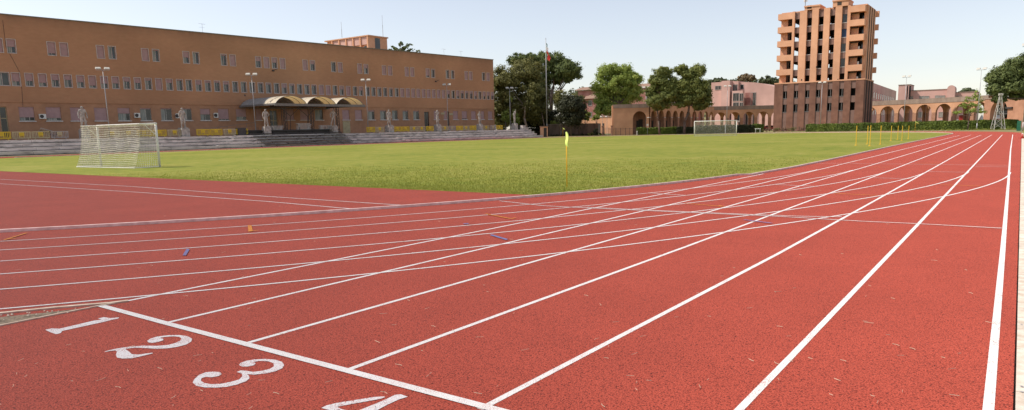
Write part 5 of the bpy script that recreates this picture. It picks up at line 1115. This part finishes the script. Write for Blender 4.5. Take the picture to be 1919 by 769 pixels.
# low terracotta annex and its wall
lw = rbld('terracotta_annex', 1080, 1148, 222, 192, 6, 'low terracotta annex with small doorways left of the arcade', 'arcade')
for a_, b_ in ((1121, 1125.5), (1128.5, 1132.5)): p_ = lw.location; q0 = onY(a_, 236, 192).x-p_.x; q1 = onY(b_, 236, 192).x-p_.x; bl_box(lw, 'door', q0, -.04, q1, .02, 0, onY(1123, 231.5, 192).z, M['void'])
up2 = rbld('roof_terrace', 1117, 1148, 218, 198, 6, 'upper terracotta roof terrace with pale domed skylights', 'pink', 'terrace')
for x in (1126.5, 1136):
    q = onY(x, 221.2, 194); mb = MB(); n = 10; r_ = .42
    mb.add([(r_*math.cos(2*math.pi*k/n), r_*math.sin(2*math.pi*k/n), 0) for k in range(n)]+[(.25*math.cos(2*math.pi*k/n), .25*math.sin(2*math.pi*k/n), .2) for k in range(n)]+[(0, 0, .28)], [(k, (k+1) % n, n+(k+1) % n, n+k) for k in range(n)]+[(n+k, n+(k+1) % n, 2*n) for k in range(n)])
    o = mb.build('skylight', M['white'], lw); o.location = (q.x-lw.location.x, 2, onY(1083, 222, 192).z+.2)
for i, x in enumerate((1129, 1137.5, 1146.5)):
    q = onY(x, 212, 188); t = empty('globe_lamp', (q.x, 188, 0), 0, ['left', 'middle', 'right'][i]+' one of three white globe lamps above the terracotta annex', 'lamp', 'globe lamps above the annex')
    mb = MB(); mb.bar((0, 0, 0), (0, 0, q.z-.2), .05, n=6); mb.build('post', M['pole'], t)
    for dx in (-.28, .28): bmm = bmesh.new(); bmesh.ops.create_icosphere(bmm, subdivisions=2, radius=.26, matrix=Matrix.Translation((dx, 0, q.z))); me = bpy.data.meshes.new('globe'); bmm.to_mesh(me); bmm.free(); me.materials.append(M['white']); o = bpy.data.objects.new('globe', me); COL.objects.link(o); o.parent = t
# old grey wall, kiosk, fence, gate piers
w0 = dep(1029, 240, 168); w1 = dep(1121, 240, 172); wl_ = empty('old_wall', (w0.x, w0.y, 0), math.atan2(w1.y-w0.y, w1.x-w0.x), 'long old grey stained wall right of the flagpole', 'wall'); zz = dep(1060, 232.3, 170).z
bl_box(wl_, 'wall', 0, 0, (w1-w0).xy.length, .5, 0, zz-.12, M['wallgrey']); bl_box(wl_, 'coping', -.05, -.06, (w1-w0).xy.length+.05, .56, zz-.12, zz, M['coping'])
V = leaves([(x, -1.2, .15, 1.6, .8, .35, 1) for x in np.arange(1, (w1-w0).xy.length, 1.7)], 3500, .16); o = leafobj('ivy_strip', V, LF['dark'], None, 'stuff'); o.location = wl_.location; o.rotation_euler = wl_.rotation_euler; tag(o, 'dark ground cover growing along the foot of the old grey wall', 'plants')
V = leaves([(10, -2.0, .3, 1.2, .6, .35, 1), (13, -2, .2, .8, .5, .3, .6)], 300, .16); o = leafobj('bright_weeds', V, LF['bright'], None, 'stuff'); o.location = wl_.location; o.rotation_euler = wl_.rotation_euler; tag(o, 'bright weeds in front of the old grey wall', 'plants')  # weeds in the bright leaf colour
b_ = dep(1019.5, 250, 156); kk = empty('ticket_kiosk', (b_.x, b_.y, 0), BRZ-.9, 'small orange brick hut with a dark door at the end of the steps', 'hut')
zz = dep(1020, 236.5, 156).z
mb = MB(); mb.box(-.85, 0, 0, .85, 1.6, zz-.15); mb.build('wall', M['towerorange'], kk); mb = MB(); mb.box(-1.0, -.15, zz-.15, 1.0, 1.75, zz); mb.build('roof', M['tiles'], kk); mb = MB(); mb.box(-.05, -.04, 0, .62, .02, zz-.4); mb.build('door', M['void'], kk)
f0 = dep(1141, 250, 158); f1 = dep(1190, 250, 158); fe = empty('metal_fence', (f0.x, f0.y, 0), math.atan2(f1.y-f0.y, f1.x-f0.x), 'dark metal railing fence before the ochre wall at the left end of the arcade', 'fence'); Lf = (f1-f0).xy.length
mb = MB(); mb.bar((0, 0, 1.45), (Lf, 0, 1.45), .03); mb.bar((0, 0, .2), (Lf, 0, .2), .03)
for i in range(int(Lf/.28)): mb.bar((i*.28, 0, .05), (i*.28, 0, 1.45), .013)
mb.build('railing', M['darkmetal'], fe)
for x in (0, Lf*.27, Lf*.45, Lf*.64, Lf*.8, Lf): mb = MB(); mb.bar((x, 0, 0), (x, 0, 1.65), .06); mb.build('post', M['darkmetal'], fe)
b_ = dep(1138, 250, 163); gp = empty('garden_gate', (b_.x, b_.y, 0), .3, 'ornate wrought gate between brick piers left of the railing fence', 'gate')
for s in (-1, 1): mb = MB(); mb.box(s*1.1-.22, -.2, 0, s*1.1+.22, .2, 2.1); mb.box(s*1.1-.28, -.26, 2.1, s*1.1+.28, .26, 2.25); mb.build('pier', M['arcadedark'], gp)
mb = MB()
for k in range(9): mb.bar((-.85+k*.21, 0, .1), (-.85+k*.21, 0, 1.7+.3*math.sin(k*math.pi/8)), .02)
mb.bar((-.88, 0, .3), (.88, 0, .3), .03); mb.bar((-.88, 0, 1.5), (.88, 0, 1.5), .03); mb.build('gate_leaf', M['greymetal'], gp)
b_ = dep(1117, 246, 164); V = leaves([(0, 0, .8, .9, .8, .8, 1)], 700, .14); o = leafobj('clipped_bush', V, LF['dark'], None); o.location = (b_.x, b_.y, 0); tag(o, 'round dark bush at the right end of the old grey wall', 'bush')
b_ = dep(1213.5, 250, 157); t = empty('round_sign', (b_.x, b_.y, 0), .6, 'small round white sign on a thin post before the first narrow arch', 'sign'); zz = dep(1213.5, 234.3, 157).z
mb = MB(); mb.bar((0, 0, 0), (0, 0, zz), .03); mb.build('post', M['pole'], t); mb = MB(); mb.add([(.24*math.cos(k*.524), -.05, zz+.24*math.sin(k*.524)) for k in range(12)]+[(.24*math.cos(k*.524), -.035, zz+.24*math.sin(k*.524)) for k in range(12)], [tuple(range(12)), tuple(range(23, 11, -1))]+[(k, (k+1) % 12, 12+(k+1) % 12, 12+k) for k in range(12)]); mb.build('disc', M['white'], t)
b_ = dep(1194, 250, 157); mb = MB(); mb.bar((0, 0, 0), (0, 0, .75), .17, n=8); mb.bar((0, 0, .75), (0, 0, .9), .17, n=8, r2=.05); o = mb.build('stone_bollard', M['marble'], None); o.location = (b_.x, b_.y, 0); tag(o, 'short pale stone bollard at the left end of the pine hedge', 'bollard')
b_ = dep(1360.3, 250, 156); t = empty('white_post', (b_.x, b_.y, 0), 0, 'white post standing behind the net of the far goal', 'post'); mb = MB(); mb.bar((0, -.4, 0), (0, -.4, 2.05), .09, n=8); mb.build('shaft', M['white'], t)
b_ = dep(1420, 250, 151); t = empty('hurdle', (b_.x, b_.y, 0), .2, 'low white hurdle frame in front of the short bright-topped hedge', 'hurdle')
for x in (-.45, .45): mb = MB(); mb.bar((x, 0, 0), (x, 0, .8), .05); mb.build('leg', M['white'], t)
mb = MB(); [mb.box(x, -.04, .76, x+.22, .04, .93) for x in (-.62, -.3, .02, .34)]; mb.bar((-.6, 0, .8), (.6, 0, .8), .03); mb.build('crossbar', M['white'], t)
b_ = dep(1395, 250, 152)
def car(loc, rz, lab, col='red', van=False):
    t = empty('parked_van' if van else 'parked_car', loc, rz, lab, 'van' if van else 'car'); L_, W2, H_ = (4.6, .9, 1.45) if not van else (5, .95, 1.9)
    prof = [(-2.2, .35), (2.2, .35), (2.25, .75), (1.5, .92), (.75, 1.42), (-1.2, 1.45), (-1.9, 1.0), (-2.25, .9)] if not van else [(-2.4, .35), (2.4, .35), (2.45, .9), (1.9, 1.1), (1.3, 1.9), (-2.3, 1.95), (-2.42, 1.0)]
    mb = MB(); n = len(prof); mb.add([(x, -W2, z) for x, z in prof]+[(x, W2, z) for x, z in prof], [tuple(range(n)), tuple(range(2*n-1, n-1, -1))]+[((i+1) % n, i, n+i, n+(i+1) % n) for i in range(n)]); mb.build('body', M[col], t)
    mb = MB(); g = [(.62, .98), (1.35, .95), (.72, 1.36), (.5, 1.36)] if not van else [(.9, 1.15), (1.75, 1.15), (1.25, 1.8), (.9, 1.8)]
    for s in (-1, 1): mb.add([(x, s*(W2+.006), z) for x, z in ([(-1.5, .98), (1.25, .95), (.68, 1.34), (-1.1, 1.36)] if not van else [(-2.1, 1.15), (1.75, 1.15), (1.25, 1.8), (-2.1, 1.8)])], [(0, 1, 2, 3)])
    mb.build('side_windows', M['glass'], t)
    for x in (-1.4, 1.4):
        for s in (-1, 1): mb = MB(); mb.bar((x, s*(W2-.15), .33), (x, s*(W2+.03), .33), .33, n=14); mb.build('wheel', M['dark'], t)
b_ = dep(1444, 245, 203); car((b_.x, b_.y, 0), .2, 'red car parked beyond the last left arch beside the tower')
for x, D, c, lab in ((1640, 200, 'pole', 'grey car seen through the first arch right of the tower'), (1668, 200, 'darkmetal', 'dark car seen through the second arch right of the tower'), (1735, 205, 'pole', 'pale car behind the fourth arch right of the tower')):
    b_ = dep(x, 240, D); car((b_.x, b_.y, 0), random.uniform(-.3, .3), lab, c)
for x, D, c, lab in ((1858, 168, 'red', 'red van parked behind the left side of the gateway'), (1877, 170, 'red', 'red van behind the lattice tower under the gateway arch')):
    b_ = dep(x, 240, D); car((b_.x, b_.y, 0), .1, lab, c, True)
# rail and awning behind the right arcade
p0 = dep(1640, 229, 188); p1 = dep(1810, 227, 176); rl = empty('steel_railing', (p0.x, p0.y, 0), math.atan2(p1.y-p0.y, p1.x-p0.x), 'long grey steel railing seen through the right arcade', 'railing'); Lr = (p1-p0).xy.length
mb = MB(); mb.bar((0, 0, p0.z), (Lr, 0, p0.z), .07); mb.bar((0, 0, p0.z-.9), (Lr, 0, p0.z-.9), .04); mb.build('rail', M['pole'], rl)
for k in range(17): mb = MB(); mb.bar((Lr*k/16, 0, 0), (Lr*k/16, 0, p0.z), .04); mb.build('post', M['pole'], rl)
b_ = dep(1806, 240, 175); t = empty('red_kiosk', (b_.x, b_.y, 0), 0, 'red and white kiosk standing under the last arch before the young tree', 'kiosk'); mb = MB(); mb.box(-1.2, 0, 0, 1.2, 2, 3.0); mb.build('wall', M['red'], t); mb = MB(); mb.box(-1.4, -.4, 3, 1.4, 2.2, 3.2); mb.build('roof', M['greyp'], t); mb = MB(); mb.box(-2.2, -.1, 0, -1.25, .1, 1.9); mb.build('panel', M['white'], t)
b_ = dep(1838, 240, 168); t = empty('parasol', (b_.x, b_.y, 0), 0, 'folded pale pink and white parasol left of the gateway', 'parasol'); mb = MB(); mb.bar((0, 0, 0), (0, 0, 3.2), .04); mb.build('pole', M['pole'], t)
mb = MB(); mb.add([(.75*math.cos(k*math.pi/4)*(.6 if k % 2 else 1), .75*math.sin(k*math.pi/4)*(.6 if k % 2 else 1), 1.3+.2*(k % 2)) for k in range(8)]+[(0, 0, 3.1)], [(k, (k+1) % 8, 8) for k in range(8)]); mb.build('canopy', M['flagwhite'], t)
b_ = dep(1864, 240, 160); t = empty('white_awning', (b_.x, b_.y, 0), 0, 'small white awning inside the gateway left of the lattice tower', 'awning'); mb = MB(); mb.add([(-.9, -.6, 2.1), (.9, -.6, 2.1), (.9, .6, 2.7), (-.9, .6, 2.7)], [(0, 1, 2, 3)]); mb.box(-.9, -.62, 1.85, .9, -.6, 2.1); mb.build('cloth', M['flagwhite'], t)
mb = MB(); [mb.bar((x, y, 0), (x, y, 2.2), .03) for x in (-.85, .85) for y in (-.55, .55)]; mb.build('posts', M['pole'], t)

# ================================================================ gateway block at the right edge
g0, g1_ = dep(1846, 245, 150), dep(1990, 245, 128); gw = empty('brick_gateway', (g0.x, g0.y, 0), math.atan2(g1_.y-g0.y, g1_.x-g0.x), 'large orange brick gateway with a tall arch under the umbrella pine', 'gateway'); Lg = (g1_-g0).xy.length
def gu(px, py=230):
    d = ray(px, py); o = Vector((g0.x, g0.y)); v = (Vector((g1_.x, g1_.y))-o).normalized(); c_ = Vector((CX, CY)); dd = Vector((d.x, d.y)); det = dd.x*(-v.y)+dd.y*v.x; r_ = o-c_; return (dd.x*r_.y-dd.y*r_.x)/(-det) if False else ((r_.y*dd.x-r_.x*dd.y)/(dd.y*v.x-dd.x*v.y))
zg = dep(1890, 184, 143).z
ua, ub_ = gu(1859), gu(1892.5)
mb = MB(); c_ = (ua+ub_)/2; hf = (ub_-ua)/2
wallseg(mb, (0, 0), (max(.2, c_-hf-1.2), 0), 0, zg, 1.2); arch_panel(mb, (max(.2, c_-hf-1.2), 0), (c_+hf+1.2+max(0, .2-(c_-hf-1.2))*0, 0), zg, hf*.98, dep(1877, 213, 146).z, 1.2, 14, 0, 0); wallseg(mb, (c_+hf+1.2, 0), (Lg, 0), 0, zg, 1.2)
mb.build('wall', [M['gatebrick'], M['gatebrick']], gw)
mb = MB(); wallseg(mb, (-.1, 0), (Lg, 0), zg, zg+.25, 1.4); mb.build('coping', M['fascia'], gw)
mb = MB(); mb.poly([Vector((-.3, .6)), Vector((.1, .6)), Vector((.1, 2)), Vector((-.3, 2))], 0, zg-.1); mb.build('side_wall', M['gatebrick'], gw)
u_ = gu(1897); mb = MB(); mb.box(u_-1.1, -.95, 3.85, u_+.8, -.61, 4.15); mb.build('bracket', M['darkmetal'], gw)
b_ = dep(1885, 240, 152); t = empty('blue_banner', (b_.x, b_.y, 0), 0, 'pale blue banner rail seen through the gateway right of the lattice tower', 'banner'); mb = MB(); mb.box(-1.4, 0, 3.1, .6, .06, 3.6); mb.build('cloth', M['glass'], t); mb = MB(); mb.bar((-1.4, 0, 2.9), (.7, 0, 2.9), .06); [mb.bar((x, 0, 0), (x, 0, 3.6), .06) for x in (-1.4, .7)]; mb.build('frame', M['pole'], t)

# lattice tower with a lamp head
b_ = dep(1869.5, 246, 117); lt = empty('lattice_tower', (b_.x, b_.y, 0), .35, 'pale tapering metal lattice tower behind the track at the right', 'tower'); zz = dep(1874, 180, 117).z; hb, ht = .82, .13
def cn(i, z): h = hb+(ht-hb)*min(1, z/zz); return Vector((h*(1, -1, -1, 1)[i], h*(1, 1, -1, -1)[i], z))
for i in range(4): mb = MB(); mb.bar(cn(i, 0), cn(i, zz), .05, n=6, r2=.035); mb.build('leg', M['framewhite'], lt)
lv = [0, .95, 2.1, 3.1, 4.0, 4.7, 5.3, zz]
for k in range(len(lv)-1):
    mb = MB()
    for i in range(4):
        j = (i+1) % 4
        if k: mb.bar(cn(i, lv[k]), cn(j, lv[k]), .032)
        mb.bar(cn(i, lv[k]) if (i+k) % 2 else cn(j, lv[k]), cn(j, lv[k+1]) if (i+k) % 2 else cn(i, lv[k+1]), .028)
    mb.build('bracing', M['framewhite'], lt)
mb = MB(); mb.box(-.28, -.2, zz, .28, .2, zz+.1); mb.box(-.3, -.25, zz+.1, -.05, .1, zz+.38); mb.box(.05, -.25, zz+.1, .3, .1, zz+.38); mb.build('lamp_head', M['framewhite'], lt)
b_ = dep(1908, 252, 100); t = empty('green_padding', (b_.x, b_.y, 0), 0, 'dark green padded post cover beside the rightmost floodlight pole', 'padding'); mb = MB(); mb.box(-.24, -.15, 0, .24, .15, 1.45); mb.build('pad', M['green'], t); mb = MB(); mb.bar((.3, 0, 0), (.3, 0, 1.6), .04); mb.build('post', M['pole'], t)
b_ = dep(1914.5, 272, 60); t = empty('traffic_cone', (b_.x, b_.y, 0), 0, 'small faded red cone lying on the grass verge at the right edge', 'cone'); mb = MB(); mb.bar((0, 0, .02), (0, 0, .42), .14, n=12, r2=.03); mb.build('cone', M['red'], t, True); mb = MB(); mb.box(-.18, -.18, 0, .18, .18, .02); mb.build('base', M['red'], t)

# ================================================================ small things on the ground
m = MB()
for x, y, r_ in ((1914, 608, .014), (1914.5, 724, .014), (1915, 734.5, .014)):
    p = onG(x, y, .016); m.add([(p.x-r_, p.y, .017), (p.x, p.y-r_*.8, .017), (p.x+r_, p.y, .017), (p.x, p.y+r_*.8, .017)], [(0, 1, 2, 3)])
tag(m.build('metal_studs', M['pole']), 'small grey diamond marks set in the pale outer kerb at the bottom right', 'studs')
m = MB()
for i in range(170):
    px, py = random.uniform(-40, 1890), 300+470*random.random()**.6
    if py < 380 and px < 1200: continue
    p = onG(px, py)
    if p.z > .1 or p.x > 7.3: continue
    a = random.uniform(0, 3.14); l_ = random.uniform(.02, .075); c = random.uniform(-.6, .6); w_ = random.uniform(.0006, .0012)*(1+abs(p.y-CY)*.04)
    q = [(p.x+l_*(f-.5)*math.cos(a+c*f), p.y+l_*(f-.5)*math.sin(a+c*f)) for f in (0, .5, 1)]; m.curb(q, w_, .011, .014)
tag(m.build('straw_bits', M['straw']), 'scattered pale straw bits and dry stalks on the red track', 'straw', kind='stuff')
m = MB()
for i in range(300):
    y = random.uniform(-2, 40); p = (7.430+random.gauss(0, .010), y); r_ = random.uniform(.003, .009)
    m.add([(p[0]-r_, p[1], .001), (p[0], p[1]-r_, .001), (p[0]+r_, p[1], .001), (p[0], p[1]+r_, .001), (p[0], p[1], .001+r_)], [(0, 1, 4), (1, 2, 4), (2, 3, 4), (3, 0, 4)])
tag(m.build('rubber_crumbs', M['dark']), 'dark rubber crumbs gathered along the right kerb joint', 'crumbs', kind='stuff')
# grass blades on the near part of the pitch and the verge
def blades(n, xr, yr, cond, hmin=.02, hmax=.05):
    x = RNG.uniform(*xr, n); y = yr[0]+(yr[1]-yr[0])*RNG.random(n)**1.7; k = cond(x, y); x, y = x[k], y[k]; n = len(x)
    f = .5+.5*np.sin(x*.9+2*np.sin(y*.7))*np.sin(y*1.1+1.5*np.sin(x*.5)); h = RNG.uniform(hmin, hmax, n)*(.8+.4*f); a = RNG.uniform(0, 6.28, n); w_ = RNG.uniform(.004, .009, n)*(1+y*.02)
    dx, dy = np.cos(a)*w_, np.sin(a)*w_; lx, ly = RNG.normal(0, .015, n), RNG.normal(0, .015, n); z = np.zeros(n)+.004
    b0 = np.stack([x-dx, y-dy, z], 1); b1_ = np.stack([x+dx, y+dy, z], 1); t1 = np.stack([x+dx*.3+lx, y+dy*.3+ly, z+h], 1); t0 = np.stack([x-dx*.3+lx, y-dy*.3+ly, z+h], 1)
    return np.stack([b0, b1_, t1, t0], 1).reshape(-1, 3)
M['blade'] = leafmat('grass_blade', (.21, .24, .028), (.36, .35, .085), .4)
xx = lambda x, y: ((x+36.5)**2+(np.minimum(y, 24)-24)**2 < (36.3)**2) & (y > 11.7) & (x < .1) & (y-CY > (7.3-x)*.42)
xx2 = lambda x, y: xx(x, y) & (RNG.random(len(x)) < np.clip(1.15-(np.hypot(x-CX, y-CY)-16)/20, 0, 1)); V = blades(220000, (-34, .1), (11.65, 42), xx2); o = leafobj('grass', V, M['blade'], None, 'stuff'); tag(o, 'short green and yellowish grass blades of the pitch', 'grass')
V = blades(9000, (7.65, 12), (22.7, 70), lambda x, y: x > 0, .03, .08); o = leafobj('grass', V, M['blade'], None, 'stuff'); tag(o, 'rough grass growing on the narrow verge beyond the outer kerb', 'grass')
V = blades(260, (-4.2, -1.2), (-2, 1.5), lambda x, y: (x+36.5)**2+(y-24)**2 > 43.48**2, .01, .03)
# rough verge between the track and the hedges
hz_ = [(dep(x, 250, D).x, dep(x, 250, D).y) for x, D in ((1700, 130), (1760, 126), (1820, 121), (1880, 117), (1903, 115))]
V = leaves([(a+dx, b+dy, .05, 3, 1.6, .12, 1) for a, b in hz_ for dx, dy in ((0, 0), (-3, 1.6), (3, -1.6), (1, 2))], 9000, .10); o = leafobj('grass', V, M['blade'], None, 'stuff'); tag(o, 'strip of rough grass between the track end and the right hedge', 'grass')

b_ = B(1880, 172); tree('holm_oak', b_, 'dark tree added to darken the gateway arch opening behind the lattice tower', [(0, 0, 4.2, 3.2, 2.4, 2.6, 1), (-1.5, 0, 2.4, 2, 2, 1.8, .6), (1.8, 0, 2.6, 2, 2, 1.8, .6)], 9000, .2, 'dark', ([(0, 0, 0), (0, 0, 2), (0, 0, 4)], [.2, .16, .1]))  # made-up tree, put in so the arch opening looks dark
